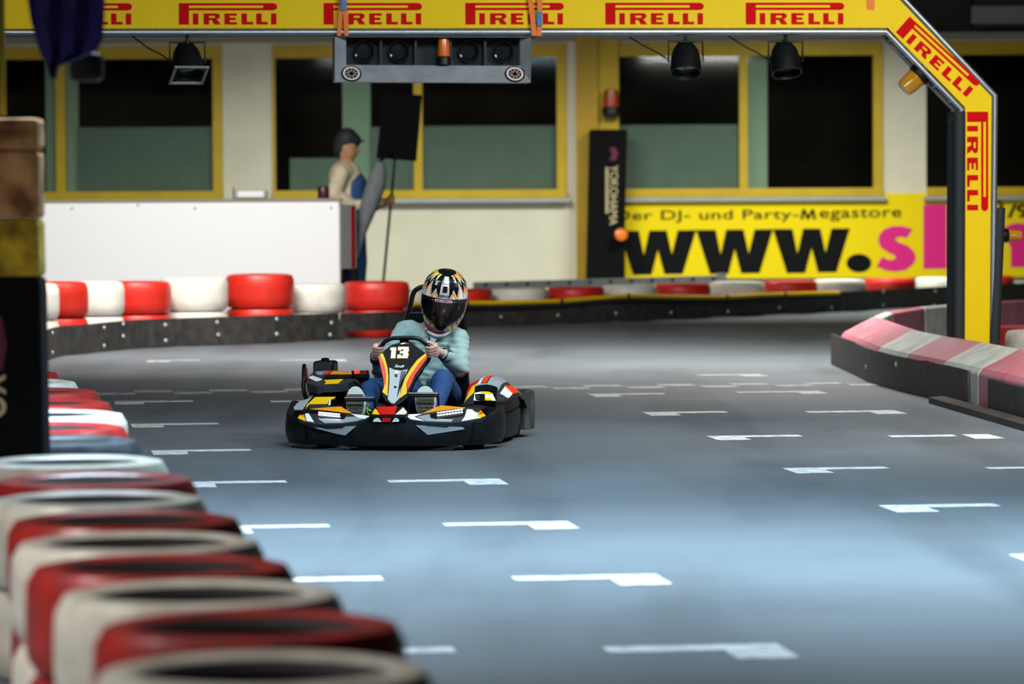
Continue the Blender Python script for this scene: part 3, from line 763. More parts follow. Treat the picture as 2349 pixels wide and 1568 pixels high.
for x, y in ((806, 170), (1181, 171)):
    c = sr(x, y, .045); slope = ((fi[2]-fo[2]).cross(fo[3]-fo[2])).normalized()
    if slope.y > 0: slope = -slope
    M = Matrix.Translation(c+slope*.004) @ slope.to_track_quat('Z', 'Y').to_matrix().to_4x4()
    bd = MB().lathe([(0, 0), (.078, 0), (.078, .004), (0, .004)], 24, M).build('round_badge', m_black, sb)
    MB().lathe([(.052, .0045), (.066, .0045), (.066, .006), (.052, .006)], 24, M).build('badge_ring', m_white, bd)
    tyb = MB()
    for k in range(9):
        an = k*2*PI/9; tyb.box((-.006, .018, .0045), (.006, .046, .006), M=M @ Matrix.Rotation(an, 4, 'Z'))
    tyb.build('badge_print', mat('badge_rose', 'b08d86', .5), bd)
beacon('orange beacon standing in the middle of the signal box', fi[2]+(fi[3]-fi[2])*.44-AN*.0+UPZ*.006, (0, 0, 1), .05, .22, m_orb)
def strap(label, strands, buckle):
    t = thing('ratchet_strap', label, 'strap', tuple(ar(strands[0][0], 80, .05)))
    for x0, x1, w in strands:
        P_ = [ar(x0-w, -8, .045), ar(x0+w, -8, .045), ar(x1+w, 82, .05), ar(x1-w, 82, .05)]
        MB().prism(P_, AN*.003).build('webbing', m_orange, t)
        MB().prism([p-AN*.36 for p in P_], AN*.003).build('webbing', m_orange, t)
        a, c = P_[0], P_[1]; MB().prism([a, c, c-AN*.36, a-AN*.36], (0, 0, .003)).build('webbing', m_orange, t)
    bx0, by0, bx1, by1 = buckle
    MB().prism([ar(x, y, .05) for x, y in ((bx0, by0), (bx1, by0), (bx1, by1), (bx0, by1))], AN*.02).build('buckle', m_bluebk, t, bevel=.004)
strap('orange ratchet strap around the beam at the left end of the signal box', [(783, 778, 5), (789, 795, 5)], (781, -6, 794, 24))
strap('orange ratchet strap around the beam at the right end of the signal box', [(1216, 1226, 5.5), (1239, 1237, 5.5)], (1231, 27, 1243, 60))

# ------------------------------------------------------------------ white partition, figure, sign
YP = 44.4
pa, pc = at(-40, 461, YP), at(777, 462, YP)
pn = thing('white_partition', 'long bright white partition panel behind the far left tyre barrier', 'partition', ((pa.x+pc.x)/2, YP, 0))
MB().box((pa.x, YP, 0), (pc.x, YP+.04, pc.z)).build('board', mat('bright_white_board', 'f4f6f8', .4), pn)
MB().box((pa.x, YP-.01, pc.z), (pc.x+.02, YP+.5, pc.z+.035)).build('top_cap', mat('grey_cap', '8b8474', .6), pn)
for xx, yy in ((165, 478), (447, 478), (760, 477), (316, 470)):
    c = at(xx, yy, YP); MB().lathe([(0, .004), (.014, .003), (.016, 0), (0, 0)], 10, Matrix.Translation(c) @ Matrix.Rotation(PI/2, 4, 'X')).build('screw', m_steel2, pn)
pe = at(779, 462, YP+.02)
ep = thing('end_panel', 'grey narrow panel with red stripe at the right end of the white partition', 'panel', (pe.x, YP, 0))
A_, B_ = at(780, 470, YP+.02), at(817, 470, YP+.5); zl_, zh_ = at(800, 616, YP+.2).z, at(800, 470, YP+.2).z
dv = (Vector((B_.x, B_.y, 0))-Vector((A_.x, A_.y, 0)))
def epq(u0, u1, z0, z1, th, out): 
    a = Vector((A_.x, A_.y, 0))+dv*u0; b2 = Vector((A_.x, A_.y, 0))+dv*u1; n_ = Vector((-dv.y, dv.x, 0)).normalized(); n_ = n_ if n_.y < 0 else -n_
    return MB().hexa([a+UPZ*z0+n_*out, b2+UPZ*z0+n_*out, b2+UPZ*z0+n_*(out-th), a+UPZ*z0+n_*(out-th)], [a+UPZ*z1+n_*out, b2+UPZ*z1+n_*out, b2+UPZ*z1+n_*(out-th), a+UPZ*z1+n_*(out-th)])
epq(0, 1, zl_, zh_, .02, 0).build('board', mat('pale_grey_board', 'c9cdca', .5), ep)
epq(.68, .9, zl_+.01, zh_-.01, .004, .004).build('stripe', m_logo, ep)
epq(.1, .2, 0, zl_, .02, -.0).build('leg', m_blackm, ep); epq(.8, .9, 0, zl_, .02, -.0).build('leg', m_blackm, ep)
# small things standing on the partition cap
c = at(575, 455, YP+.25); t = thing('work_lamp', 'small silver floodlight lying on the partition cap before the pale pier', 'lamp', (c.x, c.y, pc.z+.035))
M = Matrix.Translation((c.x, c.y, pc.z+.035))
MB().box((-.19, -.06, 0), (.19, .09, .10), M=M).build('housing', m_steel2, t, bevel=.02); MB().box((-.14, -.07, .02), (.15, -.06, .09), M=M).build('glass', m_white, t)
MB().box((-.2, -.03, 0), (-.19, .03, .13), M=M).build('bracket', m_blackm, t)
c = at(742, 455, YP+.25); M = Matrix.Translation((c.x, c.y, pc.z+.035))
o = MB().lathe([(0, 0), (.06, 0), (.066, .01), (.066, .13), (.058, .14), (.055, .13), (.055, .02), (0, .02)], 20, M).build('cup', mat('dark_plum_cup', '43172c', .4), smooth=True); rebase(o)
tag(o, 'dark plum cup on the partition cap beside the figure', 'cup')

# figure of a waiter-like man in cap and dungarees holding a black sign
YF = 45.5; SF = YF/F
fg0 = at(800, 430, YF); FZ = lambda y: at(800, y, YF).z; FX = lambda x: at(x, 430, YF).x
m_fskin = mat('painted_skin', 'b0835c', .6); m_shirt = mat('cream_shirt', 'd2c6a8', .75, var=.15, scale=10); m_dung = mat('blue_dungarees', '1d4a78', .75, var=.2, scale=8)
m_cap = mat('dark_cap', '1b1e22', .7)
def fp(x, y, d=0.0): return Vector((FX(x), YF+d, FZ(y)))
fz0 = 0.0
leg = lambda s: [(fp(805, 528, s*.10), .15), (fp(812, 600, s*.11), .12), (Vector((FX(812), YF+s*.12, .45)), .095), (Vector((FX(806), YF+s*.12, .12)), .07), (Vector((FX(825), YF+s*.12, .07)), .07)]
fig = cluster([[(fp(796, 330), .125), (fp(797, 348), .12)], [(fp(797, 352), .085), (fp(792, 385), .085)], [(fp(790, 392, -.15), .10), (fp(790, 392, .15), .10)], [(fp(792, 400), .17), (fp(795, 460), .18), (fp(800, 520), .17)],
               [(fp(785, 397, -.24), .075), (fp(770, 445, -.26), .062), (fp(812, 470, -.2), .05), (fp(885, 462, -.12), .042)], [(fp(785, 397, .24), .075), (fp(790, 450, .26), .06), (fp(850, 478, .18), .05), (fp(885, 464, .05), .042)],
               [(fp(820, 340), .02), (fp(824, 348), .022)],
               [(fp(885, 462, -.1), .045), (fp(898, 460, -.05), .04)]]+[[(fp(896, 452+5.5*k, -.07), .016), (fp(903, 452+5.5*k, -.055), .016), (fp(903, 452+5.5*k, -.015), .015), (fp(896, 452+5.5*k, .005), .014)] for k in range(4)]
              +[[(fp(893, 449, -.05), .017), (fp(901, 446, -.0), .015)], leg(-1), leg(1)], .016, 'waiter_figure', m_fskin, None, smooth=4)
rebase(fig); tag(fig, 'life-size figure of a man in dark cap, cream shirt and blue dungarees', 'statue')
cluster([[(fp(791, 388), .105), (fp(789, 395, -.16), .115), (fp(789, 395, .16), .115)], [(fp(789, 395, -.16), .115), (fp(789, 395, .16), .115)], [(fp(792, 405), .195), (fp(794, 460), .2), (fp(798, 500), .195)],
         [(fp(784, 397, -.25), .10), (fp(768, 445, -.27), .09), (fp(812, 472, -.2), .07), (fp(872, 464, -.13), .058)], [(fp(784, 397, .25), .10), (fp(790, 450, .27), .085), (fp(850, 479, .18), .065), (fp(872, 466, .08), .055)]], .016, 'shirt', m_shirt, fig, smooth=3)
lg = lambda s: [(fp(803, 520, s*.10), .18), (fp(812, 600, s*.115), .145), (Vector((FX(812), YF+s*.12, .45)), .12), (Vector((FX(806), YF+s*.12, .13)), .10)]
cluster([[(fp(806, 425), .185), (fp(803, 470), .2), (fp(800, 520), .21)], lg(-1), lg(1)], .016, 'dungarees', m_dung, fig, smooth=3)
for s in (-1, 1): MB().tube(smoothpath([fp(812, 412, s*.10), fp(800, 384, s*.12), fp(775, 392, s*.12), fp(762, 430, s*.08)], 5), .022, 8).build('strap', m_dung, fig, smooth=True)
for s in (-1, 1): MB().ball((FX(820), YF+s*.12, .06), (.16, .07, .06), 14, 8).build('shoe', m_cap, fig, smooth=True)
cluster([[(fp(794, 322), .135), (fp(797, 318), .13)], [(fp(786, 338), .115), (fp(784, 348), .09)], [(fp(812, 322), .09), (fp(824, 324), .03)]], .014, 'cap', m_cap, fig, smooth=4)
MB().ball(fp(822, 323), (.085, .10, .014), 16, 8).build('cap_brim', m_cap, fig, smooth=True)
for s in (-1, 1): MB().ball(fp(793, 346, s*.115), (.022, .012, .034), 10, 8).build('ear', m_fskin, fig, smooth=True)
# the sign on its pole
sg = thing('sign_on_pole', 'black blank sign board on a thin dark pole held by the figure', 'sign', tuple(at(878, 760, YF)))
pp_ = [(880, 213), (968, 218), (955, 370), (863, 362)]
MB().prism([at(x, y, YF-.09) for x, y in pp_], (0, .03, 0)).build('board', mat('black_sign', '040405', .85, spec=.12), sg, bevel=.006)
pb2 = at(906, 366, YF-.06); pl = at(880, 640, YF-.06); dirp = (pl-pb2).normalized(); pz = pl+dirp*(pl.z/-dirp.z) if dirp.z < 0 else pl
MB().tube([at(914, 280, YF-.045), pz], .016, 8).build('pole', m_cap, sg, smooth=True)
# grey cloth slung between figure and pole
gc = []
for x, y, w in ((872, 372, .08), (868, 395, .17), (862, 425, .20), (850, 460, .19), (838, 500, .15), (828, 540, .09), (818, 590, .05)): gc.append((at(x, y, YF-.36), w))
mb = MB()
mb.tube(smoothpath([p for p, w in gc], 4), [v.x for v in smoothpath([Vector((w*.55, 0, 0)) for p, w in gc], 4)], 16)
t = thing('grey_cloth', 'grey folded cloth hanging slantwise between the figure and the sign pole', 'cloth', tuple(gc[-1][0]))
mb.build('cloth', mat('grey_cloth', '6f7378', .85, var=.2, scale=12), t, smooth=True)
MB().tube([gc[0][0]+UPZ*.02, at(885, 360, YF-.2), at(900, 350, YF-.1)], .02, 8).build('hook', m_blackm, t)
MB().tube([gc[-1][0], Vector((gc[-1][0].x-.03, gc[-1][0].y, 0))], .02, 8).build('staff', m_blackm, t)

# dark air unit high on the wall at top right
t = thing('air_unit', 'dark air unit with grey front high above the far right window', 'air unit', tuple(at(2300, 60, WALLY)))
MB().box((at(2225, 30, WALLY).x, WALLY-.5, at(2290, 66, WALLY).z), (at(2700, 30, WALLY).x, WALLY-.03, 4.9)).build('housing', m_blackm, t)
MB().box((at(2228, 30, WALLY-.5).x, WALLY-.54, at(2290, 57, WALLY).z), (at(2700, 30, WALLY-.5).x, WALLY-.5, at(2290, 18, WALLY).z)).build('grille', mat('grey_grille', '7d8380', .6), t)

# ------------------------------------------------------------------ left post with foam and banner, blue cloth
YL = 15.72
def lp(x, y): return at(x, y, YL)
t = thing('padded_post', 'post wrapped in worn brown foam above a black banner, at the left edge', 'post', (lp(20, 900).x, YL+.12, 0))
def pblock(x1t, x1b, yt, yb, m, nm, inset=0.0, z0=None):
    a, c = lp(x1t, yt), lp(x1b, yb); zb = c.z if z0 is None else z0; xl = lp(-150, 600).x
    q0 = [(xl, YL+inset, zb), (c.x, YL+inset, zb), (c.x, YL+.24-inset, zb), (xl, YL+.24-inset, zb)]
    q1 = [(xl, YL+inset, a.z), (a.x, YL+inset, a.z), (a.x, YL+.24-inset, a.z), (xl, YL+.24-inset, a.z)]
    return MB().hexa(q0, q1).build(nm, m, t, bevel=.02)
pblock(86, 88, 270, 345, m_foam, 'foam_block'); pblock(87, 88, 346, 502, m_foam, 'foam_block', .004); pblock(87, 90, 503, 636, m_foamy, 'foam_block')
bnr = pblock(91, 105, 636, 1033, m_banner_black, 'banner', -.006, 0.0)
PL_ = Vector((0, YL-.012, 0))
tx = text2d('YO', .01); A_, B_, C_ = onplane(-58, 858, PL_, NB), onplane(-56, 960, PL_, NB), onplane(13, 858, PL_, NB)
printed('lettering', tx, lambda u, v: A_+(B_-A_)*u+(C_-A_)*v, m_tan, bnr)
MB().prism([onplane(x, y, PL_, NB) for x, y in ((-60, 720), (4, 725), (16, 790), (6, 850), (-60, 850))], (0, -.003, 0)).build('emblem', m_magdark, bnr)
o = MB().tube([lp(-3, 262)+Vector((0, .12, 0)), (lp(-3, 262).x, YL+.12, ZC)], .014, 8).build('yellow_rod', mat('dull_yellow_rod', 'a3921f', .6)); rebase(o)
tag(o, 'thin yellow rod rising above the brown foam post to the ceiling', 'rod')
YQ = 14.6
t = thing('blue_cloth', 'dark blue cloth hanging down at the top left before the arch', 'cloth', tuple(at(150, 180, YQ)))
prof = [((40, -120), (262, -120)), ((60, -20), (243, -20)), ((68, 40), (240, 40)), ((80, 90), (236, 88)), ((92, 125), (222, 118)), ((103, 145), (172, 138)), ((108, 158), (138, 150)), ((112, 172), (130, 162)), ((120, 182), (127, 180))]
mb = MB(); N = 14; vs = []
for j, (a, c) in enumerate(prof):
    A_, B_ = at(*a, YQ), at(*c, YQ)
    for i in range(N+1): vs.append(A_+(B_-A_)*(i/N)+Vector((0, .03*math.sin(i*1.25+.3*j)*(1-.06*j), 0)))
nv = len(vs); vs += [p+Vector((0, .012, 0)) for p in vs]; fs = []
R_ = len(prof)
for j in range(R_-1):
    for i in range(N):
        q = (j*(N+1)+i, j*(N+1)+i+1, (j+1)*(N+1)+i+1, (j+1)*(N+1)+i); fs.append(q); fs.append(tuple(k+nv for k in reversed(q)))
for i in range(N):
    fs.append((i+1, i, i+nv, i+1+nv)); k = (R_-1)*(N+1)+i; fs.append((k, k+1, k+1+nv, k+nv))
for j in range(R_-1):
    k = j*(N+1); l = k+N+1; fs.append((k, l, l+nv, k+nv)); k += N; l += N; fs.append((l, k, k+nv, l+nv))
mb.add(vs, fs); mb.build('cloth', m_blue, t, smooth=True)
ct = at(150, -120, YQ); MB().tube([at(30, -122, YQ), at(270, -122, YQ)], .02, 8).build('rod', m_blackm, t)
for x in (60, 240): q = at(x, -122, YQ); MB().tube([q, (q.x, q.y, ZC)], .006, 6).build('cord', m_blackm, t)
c = at(199, 157, YQ+.35); t = thing('hanging_speaker', 'small black rounded box hanging behind the blue cloth', 'speaker', tuple(c))
M = Matrix.Translation(c)
MB().box((-.062, -.05, -.05), (.062, .06, .06), M=M).build('cabinet', mat('black_box', '08060a', .6), t, bevel=.025)
MB().tube([c+UPZ*.05, (c.x, c.y, ZC)], .01, 6).build('rod', m_blackm, t)

# ------------------------------------------------------------------ the kart, in its own frame: x to its left hand side, y to the rear, z up
YAW = math.radians(9.0)
K0 = gnd(888, 1034)
KM = Matrix.Translation(K0) @ Matrix.Rotation(-YAW, 4, 'Z'); KI = KM.inverted(); KR = KI.to_3x3()
KC = KI @ CAMPOS
def K(x, y, yl):
    d = KR @ ray(x, y); return KC+d*((yl-KC.y)/d.y)
def KZ(x, y, z):
    d = KR @ ray(x, y); return KC+d*((z-KC.z)/d.z)
def KPL(x, y, P0, n):
    d = KR @ ray(x, y); return KC+d*((P0-KC).dot(n)/d.dot(n))
kart = thing('racing_kart', 'black rental kart with yellow, orange and silver panels and number 13', 'kart', None, KM)
m_kblk = mat('kart_black_plastic', '060708', .4, var=.25, scale=14, bump=.1, bscale=30, col2='0f1214', spec=.16)
m_kbump = mat('scuffed_bumper_plastic', '0d0f11', .42, var=.3, scale=11, col2='171b1e', bump=.15, bscale=35, spec=.28)
m_kyel = mat('kart_yellow', 'f7c400', .4, coat=.08); m_kora = mat('kart_orange', 'f2400a', .4, coat=.08); m_kamb = mat('kart_amber', 'f59a0c', .4, coat=.08)
m_kred = mat('kart_red', 'd4120a', .4, coat=.08); m_ksil = mat('kart_silver', 'a9b2b8', .35, .25, coat=.3); m_kwht = mat('kart_white', 'eef0f0', .35, coat=.3)
m_kgry = mat('kart_dark_grey', '2b3136', .4, coat=.1); m_chrome = mat('bright_bar', 'd9dbd3', .25, .9); m_cream2 = mat('kart_cream', 'f0e6d0', .35)
m_kdeep = mat('kart_deep_red', '5a0f18', .5)
m_led = emis('headlight_led', 'f2f7ff', 6.0); m_tail = emis('red_indicator', 'ff3b14', .9)
m_tyre = mat('kart_tyre', '0c0c0c', .7)
def plane3(a, b, c):
    A, B, C = K(*a), K(*b), K(*c); n = (B-A).cross(C-A).normalized()
    if n.dot(KC-A) < 0: n = -n
    return A, n
def sheet(name, px, pl, m, parent, off=0.0, th=.004, bevel=0.0):
    A, n = pl; pts = [KPL(x, y, A, n)+n*off for x, y in px]
    return MB().prism(pts, -n*th).build(name, m, parent, local=True, bevel=bevel)
# --- front bumper skirt
ST = [(668, 918, 992, .60), (656, 943, 1010, .40), (660, 951, 1015, .29), (675, 958, 1020, .19), (699, 969, 1023, .11), (751, 975, 1025, .045), (800, 974, 1026, .015), (836, 966, 1026, .004), (852, 956, 1026, 0),
      (888, 955, 1026, -.002), (924, 956, 1026, 0), (940, 963, 1026, .004), (978, 971, 1025, .015), (1030, 972, 1023, .045), (1085, 966, 1021, .11), (1118, 956, 1018, .19), (1140, 947, 1015, .29), (1153, 938, 1013, .40), (1158, 928, 1008, .55)]
top = [K(x, yt, d) for x, yt, yb_, d in ST]; bot = [K(x, yb_, d) for x, yt, yb_, d in ST]
mb = MB(); n = len(ST); vs = []
for i in range(n):
    t_ = top[min(i+1, n-1)]-top[max(i-1, 0)]; t_.z = 0; t_.normalize(); o_ = Vector((t_.y, -t_.x, 0))
    a, c = bot[i], top[i]; a = Vector((c.x, c.y, max(.03, a.z)))
    ring_ = [a-o_*.06+UPZ*.0, a-o_*.012, lerp(a, c, .25)+o_*.004, lerp(a, c, .55)+o_*.006, lerp(a, c, .8)+o_*.0, c-UPZ*.004-o_*.004, c-o_*.012, c-o_*.05-UPZ*.005, lerp(a, c, .5)-o_*.06]
    vs += ring_
k_ = 9; fs = [tuple(range(k_)), tuple((n-1)*k_+j for j in range(k_-1, -1, -1))]
for i in range(n-1):
    for j in range(k_): fs.append((i*k_+j, i*k_+(j+1) % k_, (i+1)*k_+(j+1) % k_, (i+1)*k_+j))
skirt = mb.add(vs, fs).build('front_bumper', m_kbump, kart, smooth=True, local=True)
for x0, y0, x1, y1, d in ((699, 972, 702, 1022, .105), (1088, 968, 1080, 1020, .108)):
    MB().tube([K(x0, y0, d-.006), K(x1, y1, d-.006)], .0035, 6).build('seam', m_black, skirt, local=True)
# bumper stickers lie on the skirt's front face
pl = plane3((720, 982, .066), (819, 977, -.002), (790, 998, .01))
sheet('arrow_sticker', [(721, 981), (819, 976.5), (793, 998.5), (770, 994)], (pl[0], pl[1]), m_ksil, skirt, .008, .003)
pl = plane3((953, 975, .0), (1061, 979, .072), (981, 996, .014))
sheet('arrow_sticker', [(953, 974.6), (1061, 979), (1066, 984), (981, 997)], pl, m_ksil, skirt, .008, .003)
# centre of the nose
plc = plane3((850, 955, -.01), (925, 955, -.01), (888, 967, -.012))
sheet('nose_sticker', [(856, 967), (857, 962), (863, 958), (869, 958), (876, 967)], plc, m_kwht, skirt, .004, .003)
sheet('nose_sticker', [(877, 967), (877, 958), (898, 958), (895, 967)], plc, m_kred, skirt, .004, .003)
sheet('nose_sticker', [(899, 967), (906, 958), (912, 958.5), (916, 963), (915, 967)], plc, m_kwht, skirt, .004, .003)
plt = plane3((850, 955, .0), (925, 955, .0), (888, 933, .17))
nose = sheet('nose_top', [(846, 957), (930, 957), (938, 946), (925, 932), (858, 933), (848, 948)], plt, m_kblk, kart, 0, .03)
sheet('nose_sticker', [(853, 950), (860, 938), (864, 940), (871, 951.5)], plt, m_kyel, nose, .004, .003)
sheet('nose_sticker', [(872, 951), (863, 934), (911, 932), (905, 951)], plt, m_kred, nose, .004, .003)
sheet('nose_sticker', [(907, 951), (925, 935), (934, 946), (930, 951)], plt, m_cream2, nose, .004, .003)
# --- headlamp lobes
def led_strip(pts, pl, parent):
    A, n_ = pl
    (x0, y0), (x1, y1), h = pts
    for r_ in (0, 1):
        for i in range(9):
            u = (i+.5)/9; c = KPL(x0+(x1-x0)*u, y0+(y1-y0)*u+r_*h, A, n_)+n_*.012
            M = Matrix.Translation(c) @ n_.to_track_quat('Z', 'Y').to_matrix().to_4x4()
            MB().lathe([(0, .004), (.0075, .003), (.0085, 0), (0, 0)], 8, M).build('led', m_led, parent, local=True)
f1 = plane3((700, 967, .10), (835, 963, .02), (750, 942, .22))
f2 = plane3((705, 940, .215), (800, 949, .14), (745, 911, .50))
hl = sheet('headlamp_panel', [(682, 960), (692, 944), (703, 939.5), (720, 940.5), (752, 943), (784, 947), (809, 950), (833, 952.5), (851, 954), (836, 963), (815, 968), (783, 972.5), (751, 973.5), (720, 972), (699, 968)], f1, m_kgry, kart, 0, .03)
sheet('sticker', [(683, 959), (692.6, 945), (697, 952), (701, 964), (699, 966)], f1, m_kyel, hl, .003, .002)
sheet('sticker', [(689, 952), (692.6, 946), (697, 956)], f1, m_kora, hl, .005, .002)
sheet('sticker', [(698, 943), (704, 941), (721, 969), (703, 966)], f1, m_kwht, hl, .003, .002)
sheet('sticker', [(730, 961), (785, 957), (815, 956), (832, 962), (815, 966.5), (783, 970.5), (745, 971)], f1, m_ksil, hl, .003, .002)
sheet('sticker', [(806, 950), (833, 953), (850, 955), (836, 962), (822, 959)], f1, m_kwht, hl, .0045, .002)
sheet('lamp_bed', [(726, 945), (778, 946), (795, 953), (790, 962), (735, 959)], f1, m_black, hl, .006, .003)
led_strip(((731, 949.5), (781, 954.5), 5), f1, hl)
tp = sheet('top_panel', [(671, 936), (681, 924), (717, 909), (772, 909), (768, 915), (760, 921), (764, 933), (784, 932.5), (792, 938), (812, 950), (784, 948), (752, 944), (720, 941.5), (703, 940.5), (692, 942), (675, 942)], f2, m_kblk, kart, 0, .03)
sheet('sticker', [(710, 938.5), (735, 936), (772, 933), (783, 933), (791, 938.5), (808, 948.5), (784, 946.5), (752, 942), (722, 939.5)], f2, m_kamb, tp, .003, .002)
sheet('sticker', [(709, 928), (750, 927.5), (761, 934), (735, 935.5), (710, 938)], f2, m_kgry, tp, .003, .002)
sheet('sticker', [(723, 911), (770, 910.5), (767, 914), (755, 918), (751, 927), (710, 927.5), (700.6, 939), (705, 928)], f2, m_kyel, tp, .003, .002)
sheet('sticker', [(673, 935.5), (682, 924.5), (716, 910.5), (710, 918), (694, 940.5), (676, 940.5)], f2, m_ksil, tp, .003, .002)
sheet('sticker', [(753, 930), (756, 917), (759, 917), (758, 930)], f2, m_kwht, tp, .005, .002)
g1 = plane3((940, 962, .01), (1100, 961, .14), (1030, 941, .20))
g2 = plane3((970, 949, .12), (1095, 938, .27), (1030, 927, .42))
hr = sheet('headlamp_panel', [(927, 951), (950, 950), (970, 948.5), (1005, 943), (1040, 938), (1073, 936), (1099, 938), (1115, 955), (1105, 960), (1073, 967), (1025, 970.5), (978, 969), (940, 962.5)], g1, m_kgry, kart, 0, .03)
sheet('sticker', [(929, 951), (968, 949.5), (950, 956), (975, 966.5), (941, 961.5)], g1, m_kwht, hr, .003, .002)
sheet('sticker', [(955, 956), (985, 950), (990, 960), (1040, 962), (1035, 968), (978, 966.5)], g1, m_ksil, hr, .003, .002)
sheet('sticker', [(1071, 939), (1099, 939.5), (1095, 955), (1104, 958.5), (1058, 966.5), (1066, 956)], g1, m_kwht, hr, .003, .002)
sheet('sticker', [(1102, 941), (1114, 954.5), (1104, 958), (1095, 956)], g1, m_kyel, hr, .005, .002)
sheet('sticker', [(1103, 944), (1109, 950.5), (1099, 952.5)], g1, m_kora, hr, .007, .002)
sheet('lamp_bed', [(987, 951), (1000, 949), (1062, 940), (1066, 947), (1062, 953), (1000, 962), (987, 958)], g1, m_black, hr, .006, .003)
led_strip(((1002, 951), (1062, 942.5), 6), g1, hr)
tr = sheet('top_panel', [(966, 949.5), (990, 938), (1008, 930), (1020, 930), (1060, 933), (1100, 928), (1120, 932), (1102, 940), (1073, 937), (1040, 939), (1005, 944)], g2, m_kblk, kart, 0, .03)
sheet('sticker', [(968, 949), (992, 938), (1010, 930.5), (1024, 931), (1045, 933), (1075, 936), (1040, 938.5), (1005, 943)], g2, m_kamb, tr, .003, .002)
MB().hexa([K(x, y, d) for x, y, d in ((835, 1032.5, .03), (1035, 1032.5, .05), (1030, 1031, .3), (840, 1031, .3))], [K(x, y, d) for x, y, d in ((800, 1019, .025), (1058, 1019, .07), (1050, 1019, .3), (810, 1019, .3))]).build('shadow_lip', m_black, kart, local=True)  # black lip under the nose, shaped to fill in the shadow there
# --- floor tray and frame rails
MB().box((-.32, .35, .035), (.32, 1.25, .045)).build('floor_tray', m_kblk, kart, local=True)
for sx in (-1, 1): MB().tube(smoothpath([Vector(p) for p in ((sx*.18, .1, .07), (sx*.33, .45, .07), (sx*.33, 1.0, .07), (sx*.36, 1.55, .08))], 4), .016, 8).build('frame_rail', m_blackm, kart, smooth=True, local=True)
MB().tube([(-.5, 1.45, .13), (.5, 1.45, .13)], .02, 8).build('rear_axle', m_steel2, kart, local=True)
def wheel(x, y, r, w, steer=0.0):
    M = Matrix.Translation((x, y, r)) @ Matrix.Rotation(steer, 4, 'Z') @ Matrix.Rotation(PI/2, 4, 'Y')
    wl = MB().lathe([(r*.55, -w/2), (r*.9, -w/2), (r, -w*.36), (r, w*.36), (r*.9, w/2), (r*.55, w/2)], 28, M).build('tyre', m_tyre, kart, smooth=True, local=True)
    MB().lathe([(0, -w*.3), (r*.3, -w*.3), (r*.56, -w*.45), (r*.56, w*.45), (r*.3, w*.3), (0, w*.3)], 20, M).build('wheel_rim', m_steel2, wl, smooth=True, local=True)
wl_ = KZ(731, 1031, 0); wr_ = KZ(1086, 1031, 0)
wheel(-.44, .30, .13, .13, math.radians(-6)); wheel(.50, .30, .13, .13, math.radians(-6))
wheel(-.50, 1.45, .14, .18); wheel(.52, 1.45, .14, .18)
# --- steering fairing with the number
fp_ = plane3((904, 930, .40), (880, 812, .62), (978, 812, .62))
fshape = [(931, 784), (945, 787), (958, 796), (978, 810), (980, 823), (968, 848), (953, 868), (943, 890), (938, 908), (922, 922), (908, 931), (900, 931), (884, 920), (874, 903), (879, 885), (876, 862), (866, 820), (874, 811), (884, 800), (900, 789), (915, 785)]
fr = sheet('fairing', fshape, fp_, m_kblk, kart, 0, .035, bevel=.006)
sheet('fairing_sticker', [(868, 818), (875, 811.5), (878, 817), (884, 838), (887, 858), (887, 880), (880.5, 890), (880, 872), (876, 852)], fp_, m_kora, fr, .003, .002)
sheet('fairing_sticker', [(872, 814), (878, 810), (883, 822), (889, 842), (891.5, 865), (890, 893), (889, 909), (877, 899), (885, 880), (886, 860), (882, 838)], fp_, m_kyel, fr, .005, .002)
sheet('fairing_sticker', [(979, 815), (979.5, 822), (967, 839), (952, 860), (943, 880), (935, 895), (933, 880), (942, 860), (957, 840), (968, 826)], fp_, m_kora, fr, .003, .002)
sheet('fairing_sticker', [(976, 811), (979, 815), (965, 829), (953, 845), (941, 862), (932.5, 880), (934, 902), (919, 913), (917, 911), (922, 888), (930, 866), (942, 846), (957, 826)], fp_, m_kyel, fr, .005, .002)
sheet('fairing_sticker', [(893, 843), (905, 848), (920, 850), (936, 847), (928, 862), (920, 884), (917, 913), (904, 926), (897, 924), (889.5, 915), (892, 895), (894, 868)], fp_, m_ksil, fr, .003, .002)
for k in range(4): sheet('stripe', [(921+3*k, 851), (922.4+3*k, 851), (912+1.6*k, 911-5*k), (911+1.6*k, 911-5*k)], fp_, m_black, fr, .006, .001)
for cp, r_ in (((907, 888), 3),): sheet('screw', [(cp[0]+r_*math.cos(t*PI/6), cp[1]+r_*.7*math.sin(t*PI/6)) for t in range(12)], fp_, m_black, fr, .007, .003)
sheet('fairing_sticker', [(906, 851), (915, 852), (914, 858), (905.5, 857)], fp_, m_kwht, fr, .006, .001)
def ktext(s, p00, p10, p01, m, bold, shear=0.0, off=.006, parent=None, sp=1.0):
    t2 = text2d(s, bold, sp, shear); A, n_ = fp_
    a, b_, c = (KPL(*q, A, n_)+n_*off for q in (p00, p10, p01)); return printed('lettering', t2, lambda u, v: a+(b_-a)*u+(c-a)*v, m, parent or fr, local=True)
def dig(polys, grow, m, off):
    A, n_ = fp_; mb = MB()
    for poly in polys:
        cx_ = sum(p[0] for p in poly)/len(poly); cy_ = sum(p[1] for p in poly)/len(poly)
        q = [(x+(grow if x > cx_ else -grow), y+(grow if y > cy_ else -grow)) for x, y in poly]
        mb.prism([KPL(850+x/8.712, 760+y/8.712, A, n_)+n_*off for x, y in q], -n_*.002)
    return mb.build('digit', m, fr, local=True)
sl = lambda x0, y0, x1, y1: [(x0-(y0-430)*.1, y0), (x1-(y0-430)*.1, y0), (x1-(y1-430)*.1, y1), (x0-(y1-430)*.1, y1)]
ONE = [sl(418, 328, 505, 542), sl(392, 334, 419, 378)]
